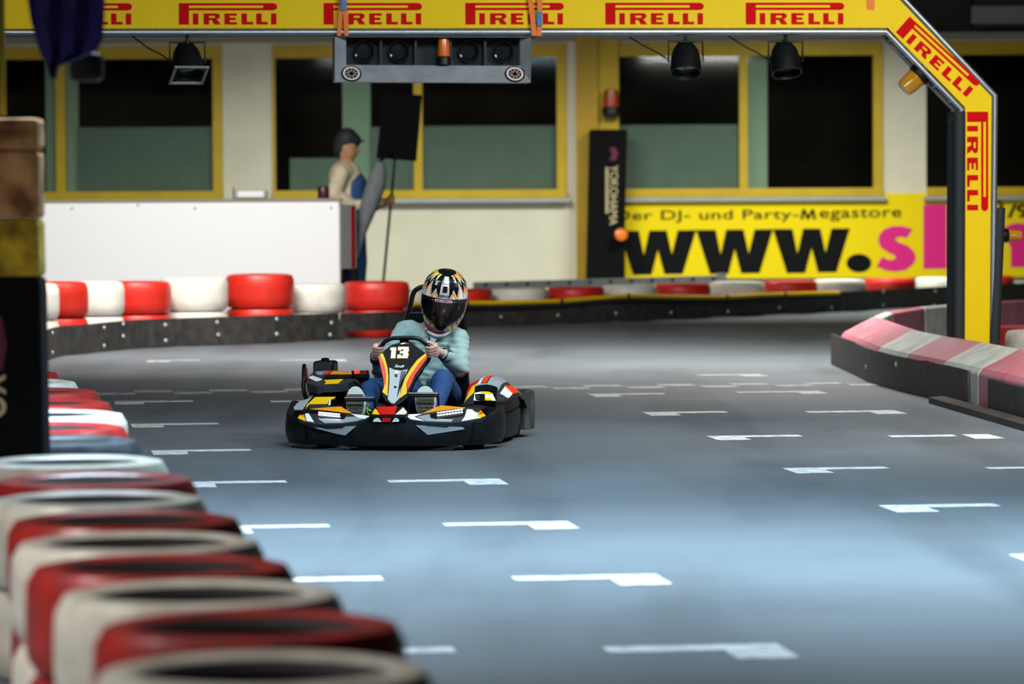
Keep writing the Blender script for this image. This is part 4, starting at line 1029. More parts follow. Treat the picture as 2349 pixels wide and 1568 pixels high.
THREE = [sl(545, 316, 752, 362), sl(655, 362, 762, 404), sl(590, 404, 745, 446), sl(655, 446, 762, 494), sl(545, 494, 752, 540), sl(545, 362, 612, 384), sl(545, 470, 612, 494)]
for P3 in (ONE, THREE): dig(P3, 7, m_kamb, .004); dig(P3, 0, m_kwht, .0065)
ktext('Sodi', (905, 843), (928, 843.5), (905, 836.5), m_kwht, .02, .4, .004)
ktext('S', (906, 865), (912, 865), (906, 859), m_black, .03, 0, .007)
sheet('fairing_sticker', [(918, 788), (929, 785.5), (931, 788), (921, 790)], fp_, m_kwht, fr, .003, .001); sheet('fairing_sticker', [(929, 785.5), (938, 787), (937, 790), (931, 788)], fp_, m_kred, fr, .003, .001)
MB().tube([K(904, 925, .52), K(926, 803, .77)], .018, 8).build('steering_column', m_blackm, kart, local=True)
# --- steering wheel
SWC = K(929, 806, .80); SU = Vector((0, -.42, .907)); SX = Vector((1, 0, 0)); SFN = SX.cross(SU); SFN = SFN if SFN.y < 0 else -SFN
swp = [(-.07, .098), (.0, .1), (.075, .098), (.115, .082), (.145, .052), (.163, .015), (.16, -.03), (.14, -.075), (.1, -.115), (.04, -.13), (-.04, -.13), (-.1, -.115), (-.14, -.08), (-.162, -.035), (-.163, .01), (-.145, .05), (-.112, .082)]
sw3 = [SWC+SX*u+SU*v for u, v in swp]
cl = smoothpath(sw3+[sw3[0]], 4)[:-1]
swo = MB().tube(cl, .0135, 12, closed=True).build('steering_wheel', mat('steering_rim', '15161a', .35), kart, smooth=True, local=True)
MB().tube([SWC-SFN*.01, SWC+SU*.1], .014, 8).build('spoke', m_blackm, swo, local=True)
for sx in (-1, 1): MB().tube([SWC, SWC+SX*(.15*sx)-SU*.03], .011, 8).build('spoke', m_blackm, swo, local=True)
MB().prism([SWC+SX*u+SU*v for u, v in ((-.03, .02), (.03, .02), (.028, .095), (-.028, .095))], -SFN*.012).build('wheel_plate', m_black, swo, local=True)
# --- pedals with bright bars
def pedal(x0, x1, y, yl):
    a, c = K(x0, y, yl), K(x1, y, yl)
    pd = MB().tube([a, c], .0075, 8).build('pedal', m_chrome, kart, smooth=True, local=True)
    MB().tube([a+Vector((0, .005, -.016)), c+Vector((0, .005, -.016))], .008, 8).build('pedal_bar', m_blackm, pd, local=True)
    for q in (a, c): MB().tube([q+Vector((0, .005, 0)), Vector((q.x+(.01 if q is c else -.01), q.y+.06, .06))], .008, 8).build('pedal_arm', m_blackm, pd, local=True)
pedal(791, 858, 912, .36); pedal(937, 1004, 902, .36)
# --- right side pod (kart's left hand)
side = [(1060, 926, 1004, .64), (1100, 925, 1004, .64), (1137, 924, 1006, .66), (1158, 919, 1006, .75), (1170, 914, 1004, .88), (1181, 906, 1000, 1.02), (1188, 899, 996, 1.15), (1191, 899, 993, 1.27), (1190, 900, 990, 1.36)]
tops = [K(x, yt, d) for x, yt, yb_, d in side]; vs = []; n = len(side)
for i in range(n):
    t_ = tops[min(i+1, n-1)]-tops[max(i-1, 0)]; t_.z = 0; t_.normalize(); o_ = Vector((t_.y, -t_.x, 0)); c = tops[i]; a = Vector((c.x, c.y, .035))
    vs += [a-o_*.06, a-o_*.01, lerp(a, c, .35)+o_*.008, lerp(a, c, .62)+o_*.008, lerp(a, c, .66)-o_*.004, lerp(a, c, .7)+o_*.006, c-UPZ*.006, c-o_*.012, c-o_*.06-UPZ*.01, lerp(a, c, .5)-o_*.07]
k_ = 10; fs = [tuple(range(k_)), tuple((n-1)*k_+j for j in range(k_-1, -1, -1))]
for i in range(n-1):
    for j in range(k_): fs.append((i*k_+j, i*k_+(j+1) % k_, (i+1)*k_+(j+1) % k_, (i+1)*k_+j))
MB().add(vs, fs).build('side_bumper', m_kbump, kart, smooth=True, local=True)
# mirrored on the other side, mostly hidden
vm = [Vector((-p.x-.02, p.y, p.z)) for p in vs]
MB().add(vm, fs).build('side_bumper', m_kbump, kart, smooth=True, local=True)
# pod hood: domed cover
hd = MB(); rows = [(.66, .252, .62), (.74, .30, .625), (.86, .365, .63), (1.0, .415, .64), (1.14, .42, .66), (1.27, .385, .675), (1.36, .33, .68)]
vs = []; NS = 9
for y_, z_, xo in rows:
    for j in range(NS):
        u = j/(NS-1); xx = .36+(xo-.36)*u; zz = z_*(1-.0*u)-(.30*max(0, u-.45)**1.6+.07*max(0, .35-u)*2)
        vs.append(Vector((xx, y_+.02*u, zz)))
fs = [(i*NS+j, i*NS+j+1, (i+1)*NS+j+1, (i+1)*NS+j) for i in range(len(rows)-1) for j in range(NS-1)]
nv = len(vs); vs2 = vs+[p-UPZ*.02 for p in vs]; fs2 = fs+[tuple(q+nv for q in reversed(f)) for f in fs]
for j in range(NS-1): fs2 += [(j+1, j, j+nv, j+1+nv), ((len(rows)-1)*NS+j, (len(rows)-1)*NS+j+1, (len(rows)-1)*NS+j+1+nv, (len(rows)-1)*NS+j+nv)]
for i in range(len(rows)-1): fs2 += [(i*NS, (i+1)*NS, (i+1)*NS+nv, i*NS+nv), ((i+1)*NS+NS-1, i*NS+NS-1, i*NS+NS-1+nv, (i+1)*NS+NS-1+nv)]
hood = MB().add(vs2, fs2).build('pod_hood', m_kgry, kart, smooth=True, local=True)
def q_hood(u0, u1, v0, v1, m, off=.004):
    def pt(u, v):
        fi_ = v*(len(rows)-1); i = min(int(fi_), len(rows)-2); fv = fi_-i; fj = u*(NS-1); j = min(int(fj), NS-2); fu = fj-j
        a = lerp(vs[i*NS+j], vs[i*NS+j+1], fu); c = lerp(vs[(i+1)*NS+j], vs[(i+1)*NS+j+1], fu); return lerp(a, c, fv)+UPZ*off+Vector((0, -off*.6, 0))
    N_ = 5; g = [pt(*(lerp(lerp(Vector(u0), Vector(u1), i/N_), lerp(Vector(v0), Vector(v1), i/N_), k/N_))) for k in range(N_+1) for i in range(N_+1)]
    MB().add(g, [(k*(N_+1)+i, k*(N_+1)+i+1, (k+1)*(N_+1)+i+1, (k+1)*(N_+1)+i) for k in range(N_) for i in range(N_)]).build('sticker', m, hood, local=True)
q_hood((.0, .3), (.22, .38), (.02, .64), (.28, .64), m_kred); q_hood((.02, .18), (.25, .28), (.1, .42), (.25, .44), m_kyel, .006); q_hood((.22, .34), (.32, .38), (.28, .64), (.36, .64), m_kwht, .007)
q_hood((.33, .38), (.45, .4), (.37, .64), (.48, .64), m_kora); q_hood((.47, .3), (.75, .35), (.5, .66), (.75, .66), m_ksil)
q_hood((.8, .35), (.98, .4), (.82, .5), (.99, .52), m_kwht); q_hood((.8, .5), (.99, .52), (.85, .7), (.99, .75), m_kora); q_hood((.84, .7), (.99, .74), (.8, 1), (1, 1), m_kyel)
# air scoop and plate in front of the hood
pv = plane3((1091, 925, .63), (1142, 925, .63), (1115, 888, .78))
sc_ = sheet('air_scoop', [(1087, 924), (1090, 889), (1100, 886), (1116, 884.5), (1132, 887), (1142, 892), (1139, 912), (1136, 924)], pv, m_kblk, kart, .012, .03)
sheet('scoop_lip', [(1090, 889), (1100, 885.5), (1116, 884), (1132, 886.5), (1142, 891.5), (1141, 893), (1131, 889), (1116, 886.5), (1101, 888), (1091, 891)], pv, m_ksil, sc_, .02, .006)
sheet('plate', [(1087, 922.5), (1089, 905), (1104, 902.5), (1120, 902.5), (1130, 906), (1138, 923)], pv, m_kwht, sc_, .016, .003)
sheet('plate', [(1103, 902.5), (1122, 903), (1130, 907), (1126, 910), (1104, 906)], pv, m_kyel, sc_, .018, .002); sheet('plate', [(1113, 918), (1126, 917), (1129, 923), (1113, 923)], pv, m_kyel, sc_, .018, .002)
sheet('plate', [(1090, 909), (1103, 908), (1113, 909), (1113, 923), (1101, 923), (1092, 921)], pv, m_black, sc_, .019, .002); sheet('plate', [(1092, 911), (1101, 911), (1101, 920), (1093, 920)], pv, m_kgry, sc_, .021, .002)
# --- left side pod with engine and tank (kart's right hand)
pe1 = plane3((729, 884, .72), (799, 880, .72), (751, 910, .66))
ef = sheet('engine_cover', [(706, 866), (712, 892), (729, 893), (735, 905), (752, 912), (800, 912), (815, 900), (832, 890), (828, 880), (812, 872), (799, 879), (774, 881), (742, 882), (729, 886), (722, 880)], pe1, m_kblk, kart, 0, .25, bevel=.008)
sheet('intake', [(747, 893), (755, 889), (792, 887), (790, 905), (757, 909)], pe1, m_black, ef, .004, .003)
for x in (753.5, 761): sheet('bolt', [(x+3*math.cos(t*PI/5), 895+3*math.sin(t*PI/5)) for t in range(10)], pe1, m_steel2, ef, .008, .004)
pe2 = plane3((706, 872, .76), (809, 868, .80), (750, 850, 1.15))
et = sheet('engine_cover_top', [(704, 878), (706, 866), (716, 855), (723, 852), (758, 850.5), (799, 852.5), (809, 860), (828, 880), (812, 872), (799, 879), (774, 881), (742, 882.5), (729, 886)], pe2, m_kgry, kart, 0, .05)
sheet('sticker', [(707, 867), (716, 862), (739, 870), (735, 873), (724, 875)], pe2, m_kwht, et, .004, .002); sheet('sticker', [(723, 853), (748, 851.5), (738, 861), (728, 860)], pe2, m_ksil, et, .004, .002)
sheet('sticker', [(748, 851), (764, 851), (752, 858), (743, 859.5)], pe2, m_kora, et, .004, .002); sheet('sticker', [(765, 851), (799, 853), (808, 859), (756, 859)], pe2, m_kamb, et, .004, .002)
sheet('sticker', [(743, 872.5), (788, 870), (775, 880.5), (744, 881.5), (748, 877)], pe2, m_kyel, et, .004, .002)
sheet('lip', [(741, 869), (748, 861), (806, 861), (813, 867), (800, 867), (788, 869)], pe2, m_kblk, et, .006, .004)
pr = plane3((809, 873, .80), (847, 873, .80), (828, 857, .86))
rb2 = sheet('indicator_box', [(807, 858), (847, 857), (845, 873), (818, 874), (810, 868)], pr, m_kblk, kart, .03, .06); sheet('indicator', [(813, 858.5), (827, 858.5), (826, 865), (814, 866)], pr, m_tail, rb2, .034, .003); sheet('indicator', [(828, 859), (844, 858.5), (843, 867), (827, 868)], pr, m_kdeep, rb2, .034, .003)
tk0, tk1 = K(717, 858, 1.38), K(764, 828, 1.38)
tk = MB().box((tk0.x, 1.38, .22), (tk1.x, 1.56, tk1.z)).build('fuel_tank', m_kblk, kart, local=True, bevel=.02)
MB().box((tk0.x+.01, 1.374, .3), (tk1.x-.01, 1.38, tk1.z-.02)).build('tank_front', mat('tank_face', '22272b', .5), tk, local=True)
MB().lathe([(0, 0), (.028, 0), (.028, .012), (.02, .018), (0, .02)], 16, Matrix.Translation(((tk0.x+tk1.x)/2, 1.46, tk1.z))).build('tank_cap', m_black, tk, smooth=True, local=True)
# upright guard beside the engine
gp = [K(698, 838, 1.0), K(697, 850, .95), K(697, 870, .9), K(696, 885, .88), K(699, 905, .85), K(704, 915, .8)]
MB().tube(smoothpath(gp, 4), .014, 10).build('side_guard', m_kblk, kart, smooth=True, local=True)
MB().tube(smoothpath([K(701, 845, 1.0), K(703, 865, .95), K(709, 885, .88), K(713, 905, .85)], 4), .012, 10).build('side_guard', m_kdeep, kart, smooth=True, local=True)
MB().box((-.52, .75, .06), (-.36, 1.2, .20)).build('engine', m_steel2, kart, local=True, bevel=.015)
# --- rear bumper
rbp = [K(1212, 940, 1.42), Vector((.70, 1.56, .2)), Vector((.62, 1.72, .2)), Vector((0, 1.74, .2)), Vector((-.60, 1.72, .2)), Vector((-.68, 1.5, .2))]
rbp[0].z = .2; rbp[1].x = max(rbp[1].x, rbp[0].x-.01); vs = []
q0 = Vector((rbp[0].x-.02, 1.36, .2)); rbp = [q0]+rbp; n = len(rbp)
for i in range(n):
    t_ = rbp[min(i+1, n-1)]-rbp[max(i-1, 0)]; t_.z = 0; t_.normalize(); o_ = Vector((t_.y, -t_.x, 0)); c = rbp[i]
    vs += [c-o_*.05+UPZ*(-.14), c+UPZ*(-.15), c+o_*.006+UPZ*0, c+UPZ*.10, c-o_*.012+UPZ*.105, c-o_*.05+UPZ*.10]
fs = [tuple(range(6)), tuple((n-1)*6+j for j in range(5, -1, -1))]
for i in range(n-1):
    for j in range(6): fs.append((i*6+j, i*6+(j+1) % 6, (i+1)*6+(j+1) % 6, (i+1)*6+j))
rbm = MB().add(vs, fs).build('rear_bumper', mat('worn_rear_bumper', '34383a', .55, var=.3, scale=9, col2='4a4d4c'), kart, local=True)
c = K(1204, 941, 1.38); MB().box((c.x-.02, c.y-.008, c.z-.03), (c.x+.008, c.y+.02, c.z+.03)).build('slot', m_black, rbm, local=True)
# --- seat and roll hoop
seat = MB(); vs = []; NSg = 13
for y_, z_, hw, dp in ((.98, .14, .19, .05), (1.12, .10, .20, .07), (1.28, .12, .21, .09), (1.38, .26, .215, .11), (1.44, .42, .21, .11), (1.50, .56, .18, .08), (1.53, .64, .13, .05)):
    for j in range(NSg):
        a = -PI*.5+PI*j/(NSg-1); vs.append(Vector((.06+hw*math.sin(a), y_-dp*(1-math.cos(a)), z_+(1-math.cos(a))*(.12 if y_ < 1.3 else .02))))
R2 = 7; fs = [(i*NSg+j, i*NSg+j+1, (i+1)*NSg+j+1, (i+1)*NSg+j) for i in range(R2-1) for j in range(NSg-1)]
so = seat.add(vs, fs).build('seat', m_kblk, kart, smooth=True, local=True); md = so.modifiers.new('t', 'SOLIDIFY'); md.thickness = .02
so.data.transform(Matrix.Translation((-.06, 0, 0)))
hoop = [K(1072, 850, 1.58), K(1069, 800, 1.58), K(1066, 752, 1.58), K(1058, 700, 1.58), K(1046, 668, 1.58), K(1030, 656, 1.58), K(980, 656, 1.58), K(958, 662, 1.58), K(948, 674, 1.58), K(942, 700, 1.58), K(934, 735, 1.58), K(925, 790, 1.58), K(918, 850, 1.58)]
hoop[0].z = .12; hoop[-1].z = .12
hp = smoothpath(hoop, 5); MB().tube(hp, .016, 10).build('roll_hoop', mat('hoop_black', '101113', .3, .2), kart, smooth=True, local=True)
MB().tube([K(938, 718, 1.58), K(1062, 718, 1.58)], .012, 8).build('hoop_bar', m_blackm, kart, local=True)
MB().prism([K(x, y, 1.57) for x, y in ((940, 716), (1062, 716), (1068, 760), (934, 760))], (0, .02, 0)).build('headrest_plate', m_kblk, kart, local=True)
MB().prism([K(x, y, 1.45) for x, y in ((1040, 800), (1070, 790), (1074, 870), (1080, 925), (1040, 930))], (0, .05, 0)).build('seat_side', m_kblk, kart, local=True, bevel=.01)

# ------------------------------------------------------------------ the driver
m_skin = mat('skin', 'dcae98', .55, var=.12, scale=30); m_sweat = mat('sage_sweater', '9fb8b2', .85, var=.1, scale=18, bump=.35, bscale=14)
m_jean = mat('blue_denim', '1a4678', .8, var=.25, scale=20, bump=.3, bscale=22); m_sole = mat('shoe_sole', '4b4a3c', .7, var=.3, scale=30, bump=.6, bscale=60); m_shoe = mat('pale_shoe', 'c4cabf', .6)
m_cuff = mat('dark_cuff', '2d2f33', .7); m_tee = mat('white_tee', 'd9dde2', .7); m_scarf = mat('red_scarf', 'b3131b', .75)
hand_r = SWC+SX*.168+SU*.005; hand_l = SWC-SX*.165+SU*.0
def hand(p, sx):
    """fingers closed around the rim at p; sx = +1 for the viewer's right"""
    tdir = SU; o_ = SX*sx; ch = []
    pal = p+o_*.030-SFN*.012
    ch.append([(pal+tdir*.028, .021), (pal-tdir*.03, .022)]); ch.append([(pal+tdir*.03-SFN*.012, .018), (pal-tdir*.025-SFN*.02, .019)])
    for i in range(4):
        b_ = p+tdir*(.033-.0215*i); r_ = (.0092, .0098, .0095, .0085)[i]; R_ = .0135+r_; L_ = (.95, 1.05, 1.0, .85)[i]
        pts = [(b_+o_*(.036)+SFN*.006, r_+.001)]
        for a in (35, 85, 135, 180): pts.append((b_+o_*(math.cos(math.radians(a*L_))*R_)+SFN*(math.sin(math.radians(a*L_))*R_)+SFN*.002, r_))
        ch.append(pts)
    ch.append([(pal+tdir*.02-SFN*.015, .014), (p+tdir*.045-o_*.0-SFN*.026, .0115), (p+tdir*.055-o_*.022-SFN*.018, .010), (p+tdir*.056-o_*.03-SFN*.0, .009)])
    return ch, pal
hr_c, palr = hand(hand_r, 1); hl_c, pall = hand(hand_l, -1)
HEAD = K(1017, 690, 1.13)
sh_r, sh_l = K(1050, 775, 1.22), K(930, 757, 1.22); el_r, el_l = K(1055, 842, 1.02), K(874, 850, 1.02)
wr_r = palr+SX*.035-SU*.05-SFN*.055; wr_l = pall-SX*.012-SU*.06-SFN*.055
chest = K(995, 790, 1.22); belly = K(985, 850, 1.22); hip = K(985, 895, 1.20); neck0 = K(1000, 752, 1.2); neck1 = K(1008, 725, 1.16)
kn_r, kn_l = K(1015, 872, .84), K(850, 892, .84); an_r, an_l = K(1000, 935, .50), K(842, 938, .50)
hp_r, hp_l = K(1020, 905, 1.15), K(950, 905, 1.15)
ft_r, ft_l = K(975, 922, .49), K(815, 925, .49)
body_ch = hr_c+hl_c+[[(palr, .022), (wr_r, .027), (el_r, .038), (sh_r, .045)], [(pall, .022), (wr_l, .027), (el_l, .038), (sh_l, .045)],
           [(sh_r, .05), (chest, .09), (sh_l, .05)], [(chest, .11), (belly, .11), (hip, .11)], [(neck0, .06), (neck1, .055), (HEAD-UPZ*.03, .06)],
           [(HEAD+Vector((0, .03, .05)), .085), (HEAD+Vector((0, .01, -.01)), .08), (HEAD+Vector((.0, -.035, -.075)), .05)], [(HEAD+Vector((.0, -.075, .02)), .014), (HEAD+Vector((.003, -.095, -.02)), .017)],
           [(hip, .1), (hp_r, .09), (kn_r, .058), (an_r, .04), (ft_r, .035)], [(hip, .1), (hp_l, .09), (kn_l, .058), (an_l, .04), (ft_l, .035)]]
drv = cluster(body_ch, .0055, 'person', m_skin, None, smooth=3, seg=12)
drv.matrix_world = KM; ROOTINV[drv.name] = KI
tag(drv, 'kart driver in a sage sweater and blue jeans, both hands on the wheel', 'person')
swt = cluster([[(lerp(sh_r, chest, .12), .082), (chest, .125), (lerp(sh_l, chest, .12), .08)], [(chest, .145), (belly+Vector((0, .0, 0)), .14), (lerp(belly, hip, .7), .135)], [(chest+Vector((.07, 0, .03)), .10), (belly+Vector((.07, 0, 0)), .10)], [(chest+Vector((-.07, 0, .03)), .10), (belly+Vector((-.05, 0, 0)), .10)],
               [(sh_r, .075), (lerp(sh_r, el_r, .5), .068), (el_r, .064), (lerp(el_r, wr_r, .5), .055), (lerp(el_r, wr_r, .82), .046)], [(sh_l, .072), (lerp(sh_l, el_l, .5), .064), (el_l, .06), (lerp(el_l, wr_l, .5), .052), (lerp(el_l, wr_l, .82), .045)],
               [(neck0-UPZ*.02, .085), (chest+UPZ*.05, .12)]], .010, 'sweater', m_sweat, drv, smooth=3, local=True)
# folds in the knit
for v in swt.data.vertices:
    p = v.co; w_ = math.sin(p.x*38+p.z*52+3*math.sin(p.z*30))*math.sin(p.z*45-p.x*20+p.y*25); v.co = p+v.normal*(.0075*w_)
for wr, el in ((wr_r, el_r), (wr_l, el_l)): MB().tube([lerp(el, wr, .74), lerp(el, wr, .98)], [.05, .042], 16, cap=False).build('cuff', m_cuff, drv, smooth=True, local=True)
cluster([[(hip, .14), (hp_r, .115), (lerp(hp_r, kn_r, .6), .09), (kn_r, .073), (lerp(kn_r, an_r, .4), .068), (an_r, .05)], [(hip, .14), (hp_l, .115), (lerp(hp_l, kn_l, .6), .09), (kn_l, .073), (lerp(kn_l, an_l, .4), .066), (an_l, .05)]], .009, 'jeans', m_jean, drv, smooth=3, local=True)
def shoe(cx, ytop, ybot, w, yl, nm):
    """sole towards the camera, toe up"""
    xs_ = []; ctr = (ytop+ybot)/2; hh = (ybot-ytop)/2; pl_ = plane3((cx-20, ybot, yl-.03), (cx+20, ybot, yl-.03), (cx, ytop, yl+.05))
    out = [(cx+w*sgn*fx, ctr-hh*fy) for fx, fy, sgn in [(f, y, 1) for f, y in ((.0, 1.0), (.35, .95), (.68, .75), (.9, .42), (1, .1), (.97, -.35), (.88, -.75), (.7, -1))]+[(f, y, -1) for f, y in ((.7, -1), (.88, -.75), (.97, -.35), (1, .1), (.9, .42), (.68, .75), (.35, .95))]]
    s0 = sheet('shoe_upper', out, pl_, m_shoe, drv, -.018, .075, bevel=.02)
    so_ = sheet('shoe_sole', out, pl_, m_shoe, s0, 0, .018, bevel=.004)
    low = [(x, y) for x, y in out if y > ctr-hh*.48]; low = sorted(low, key=lambda q: math.atan2(q[1]-(ctr+hh*.3), q[0]-cx))
    ins = [(cx+(x-cx)*.93, y) for x, y in low]; sheet('tread', ins, pl_, m_sole, s0, .003, .003)
    for r_ in range(5):
        for c_ in range(3):
            x = cx+(c_-1)*w*.5+(r_ % 2)*w*.12; y = ctr-hh*.25+r_*hh*.27
            sheet('tread_lug', [(x-w*.2, y-2), (x, y-4), (x+w*.2, y-2), (x+w*.2, y+1.5), (x, y), (x-w*.2, y+1.5)], pl_, m_sole, s0, .008, .005)
    return s0
s1 = shoe(815, 885, 951, 22, .42, 'l'); s2 = shoe(975, 884, 948, 23, .42, 'r')
m_lace = mat('lime_lace', 'c7e01c', .5)
for pts in (((841, 926), (846, 928), (842, 936), (848, 941), (855, 943)), ((841, 940), (844, 948), (850, 950))): MB().tube(smoothpath([K(x, y, .40) for x, y in pts], 4), .004, 6).build('lace', m_lace, s1, smooth=True, local=True)
# scarf and collar
MB().tube(smoothpath([K(982, 742, 1.09), K(988, 751, 1.07), K(1000, 758, 1.06), K(1014, 758, 1.06), K(1028, 752, 1.08)], 4), .024, 12).build('scarf', m_scarf, drv, smooth=True, local=True)
MB().tube(smoothpath([K(983, 730, 1.12), K(984, 740, 1.10), K(992, 749, 1.08), K(1005, 754, 1.07)], 4), .03, 12).build('scarf', m_scarf, drv, smooth=True, local=True)
MB().tube(smoothpath([K(979, 752, 1.09), K(988, 763, 1.065), K(1003, 769, 1.06), K(1020, 766, 1.07), K(1032, 756, 1.09)], 4), .016, 10).build('collar', m_tee, drv, smooth=True, local=True)
MB().prism([K(x, y, 1.062) for x, y in ((988, 767), (1004, 772), (990, 800), (978, 798))], (0, .012, 0)).build('placket', m_tee, drv, local=True)
MB().ball(K(985, 776, 1.05), .007, 10, 6).build('button', m_black, drv, smooth=True, local=True)
MB().tube([K(990, 749, 1.04), K(975, 759, 1.03)], .004, 6).build('chin_strap', m_cuff, drv, local=True)

# ------------------------------------------------------------------ helmet
HM = Matrix.Translation(K(1019, 684, 1.13)) @ Matrix.Rotation(math.radians(7), 4, 'Y') @ Matrix.Rotation(math.radians(9), 4, 'Z') @ Matrix.Rotation(math.radians(17), 4, 'X')
hz = [.196, .188, .175, .155, .125, .09, .05, .01, -.03, -.07, -.105, -.14, -.165, -.185, -.195]
hwid = [0.0, .052, .083, .108, .130, .143, .150, .1515, .1505, .146, .138, .125, .112, .096, .085]
hfr = [0.0, .060, .092, .118, .141, .156, .165, .168, .169, .170, .171, .170, .164, .150, .135]
hbk = [0.0, .060, .095, .125, .150, .164, .172, .172, .166, .155, .140, .124, .113, .104, .098]
def interp(t, A, B):
    for i in range(len(A)-1):
        if A[i] >= t >= A[i+1]:
            u = (A[i]-t)/(A[i]-A[i+1]); return B[i]+(B[i+1]-B[i])*u
    return B[0] if t > A[0] else B[-1]
def shell(az, z, off=0.0):
    w_ = interp(z, hz, hwid); d_ = interp(z, hz, hfr) if math.cos(az) > 0 else interp(z, hz, hbk)
    return Vector(((w_+off)*math.sin(az), -(d_+off)*math.cos(az), z+(off if z > .15 else 0)))
def vtop(az): return .052-.022*(abs(az)/1.3)**2+.0
def vbot(az): return -.125+.085*(abs(az)/1.25)**2.2
hb = []; hm_ = []
zs_ = []
NZ, NA = 110, 180
for i in range(NZ+1):
    t_ = i/NZ; zs_.append(.196-(.391)*(.5-.5*math.cos(PI*min(1, t_*1.0))) if False else .196*math.cos(min(1, t_/.5)*PI/2) if t_ < .5 else -.195*((t_-.5)/.5))
gv = [HM @ shell(2*PI*k/NA-PI, z) for z in zs_ for k in range(NA)]
def tri(x): x = x-math.floor(x); return 1-abs(2*x-1)
TEETH = [(.44, .36, .19), (.82, .66, .24), (1.16, .5, .2), (1.42, .6, .22), (1.85, .5, .22), (2.3, .6, .25), (2.8, .5, .25)]
FANGS = [(.64, .66, 2.2), (1.0, .58, 2.4), (1.25, .55, 2.4), (1.65, .55, 2.2), (2.1, .5, 2.2), (2.6, .5, 2.2), (.12, .98, 1.2)]
gf = []; gm = []
for i in range(NZ):
    for k in range(NA):
        az = 2*PI*(k+.5)/NA-PI; z = (zs_[i]+zs_[i+1])/2
        if abs(az) < 1.22 and vbot(az)+.004 < z < vtop(az)-.004: continue
        if z > vtop(az)-.01 or abs(az) > 1.25 and z > -.01:
            h = (z-.045)/.151; a = abs(az)
            Ht = max(.10+ph*max(0, 1-abs(a-pa)/pw) for pa, ph, pw in TEETH); dt = Ht-h
            dn = min(lo+abs(a-pa)*sl for pa, lo, sl in FANGS); df = h-dn
            if a < .24 and z < .165: mi = 1 if a < .15 else 2 if a < .185 else 1 if a < .215 else 0
            elif dt > .26: mi = 1
            elif dt > .09: mi = 2
            elif dt > .03: mi = 1
            elif h > .93: mi = 0
            elif df > .07: mi = 3 if az < 0 or h < .8 else 2
            elif df > .0: mi = 1
            else: mi = 0
        else:
            s_ = (z+.2)*15+abs(az)*3.0; q = s_-math.floor(s_)
            mi = 4 if abs(az) < .30 else (2 if q < .42 else 1 if q < .55 else 0 if q < .72 else 4)
            if abs(az) < .16 and z < -.15: mi = (2 if int((az+1)*28) % 2 else 0)
        gf.append((i*NA+k, i*NA+(k+1) % NA, (i+1)*NA+(k+1) % NA, (i+1)*NA+k)); gm.append(mi)
mb = MB(); mb.v = gv; mb.f = gf; mb.m = gm
m_hb, m_hw, m_ho, m_hy, m_hs = mat('helmet_black', '111418', .18, coat=.6), mat('helmet_white', 'e6e8ea', .2, coat=.5), mat('helmet_orange', 'f0960f', .2, coat=.5), mat('helmet_yellow', 'ffcb05', .2, coat=.5), mat('helmet_silver', '8b8d90', .25, .3, coat=.4)
hel = mb.build('helmet', [m_hb, m_hw, m_ho, m_hy, m_hs], drv, smooth=True, local=True)
md = hel.modifiers.new('t', 'SOLIDIFY'); md.thickness = .006; md.offset = -1; md.material_offset = 5; md.material_offset_rim = 5
for _ in range(5): hel.data.materials.append(m_black)
tag(hel, 'black, white and orange zigzag full-face helmet')
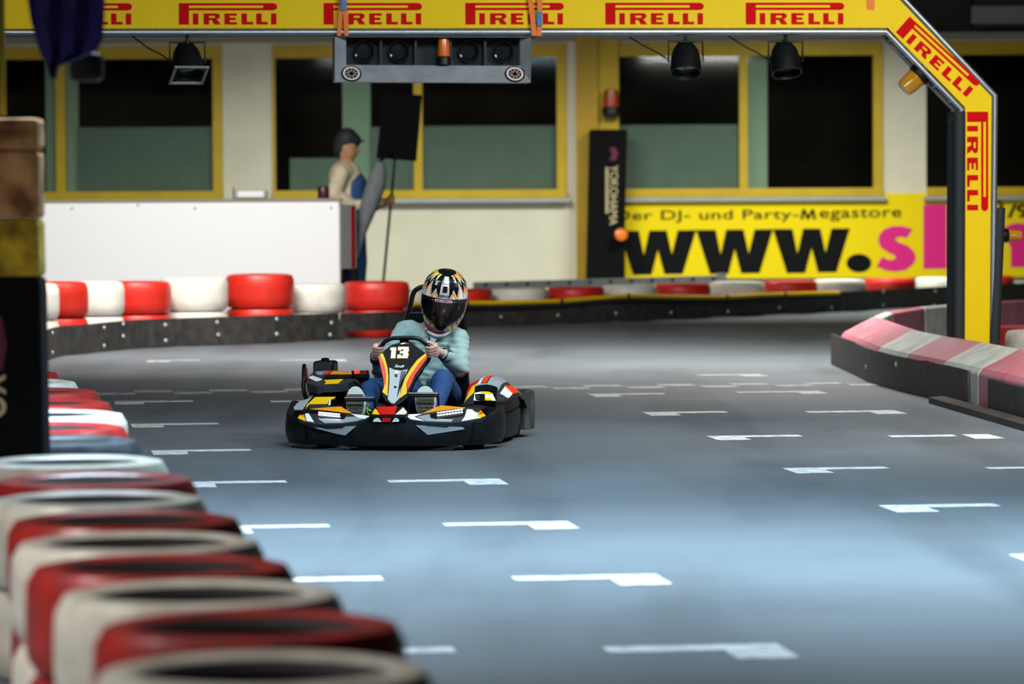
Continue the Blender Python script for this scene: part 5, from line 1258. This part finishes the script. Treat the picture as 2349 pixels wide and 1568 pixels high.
# visor
m_visor = bpy.data.materials.new('smoked_visor'); m_visor.use_nodes = True; nv_ = m_visor.node_tree; nv_.nodes.remove(nv_.nodes['Principled BSDF'])
_o = nv_.nodes['Material Output']; _t = nv_.nodes.new('ShaderNodeBsdfTransparent'); _g = nv_.nodes.new('ShaderNodeBsdfGlossy'); _x = nv_.nodes.new('ShaderNodeMixShader'); _f = nv_.nodes.new('ShaderNodeFresnel')
_t.inputs[0].default_value = (.68, .68, .7, 1); _g.inputs['Roughness'].default_value = .06; _f.inputs[0].default_value = 1.5
nv_.links.new(_f.outputs[0], _x.inputs[0]); nv_.links.new(_t.outputs[0], _x.inputs[1]); nv_.links.new(_g.outputs[0], _x.inputs[2]); nv_.links.new(_x.outputs[0], _o.inputs[0])
NV, NH = 16, 48; gv = []
for j in range(NV+1):
    for k in range(NH+1):
        az = -1.36+2.72*k/NH; a_ = max(-1.25, min(1.25, az)); z0_, z1_ = vbot(a_)-.008, vtop(a_)+.006; gv.append(HM @ shell(az, z1_+(z0_-z1_)*j/NV, .0045))
gf = [(j*(NH+1)+k, j*(NH+1)+k+1, (j+1)*(NH+1)+k+1, (j+1)*(NH+1)+k) for j in range(NV) for k in range(NH)]
vis = MB().add(gv, gf).build('visor', m_visor, hel, smooth=True, local=True)
def hstrip(name, az0, az1, fz0, fz1, m, off, nn_=24, parent=None):
    g = []
    for k in range(nn_+1):
        az = az0+(az1-az0)*k/nn_; g += [HM @ shell(az, fz0(az), off), HM @ shell(az, fz1(az), off)]
    return MB().add(g, [(2*k, 2*k+1, 2*k+3, 2*k+2) for k in range(nn_)]).build(name, m, parent or hel, smooth=True, local=True)
hstrip('visor_band', -1.2, 1.2, lambda a: vtop(a)+.004, lambda a: vtop(a)-.022, m_hb, .0055, 30)
hstrip('visor_sticker', -.52, .52, lambda a: vtop(a)-.008, lambda a: vtop(a)-.014, m_hs, .0062)
hstrip('visor_sticker', -.36, .36, lambda a: vtop(a)-.001, lambda a: vtop(a)-.020, m_hw, .0066)
t2 = text2d('SMS-TIMING', .03); printed('lettering', t2, lambda u, v: HM @ shell(-.33+.66*u, vtop(-.33+.66*u)-.018+.015*v, .0075), m_kred, hel, local=True)
t2 = text2d('HERO', .04); printed('lettering', t2, lambda u, v: HM @ shell(-.25+.46*u, .064+.016*v, .003), m_hb, hel, local=True)
hstrip('vent', -.10, .12, lambda a: .135, lambda a: .098, m_hb, .010, 6); hstrip('vent', -.16, .17, lambda a: .175, lambda a: .150, m_hb, .014, 6)
hstrip('chin_vent', -.42, .42, lambda a: vbot(a)-.006, lambda a: -.165+.06*(abs(a)/.42)**2, m_black, .004, 16)
# eyes behind the visor
for sx in (-1, 1): MB().ball(HEAD+Vector((sx*.032, -.072, .028)), (.012, .008, .007), 10, 6).build('eye', m_black, drv, smooth=True, local=True)
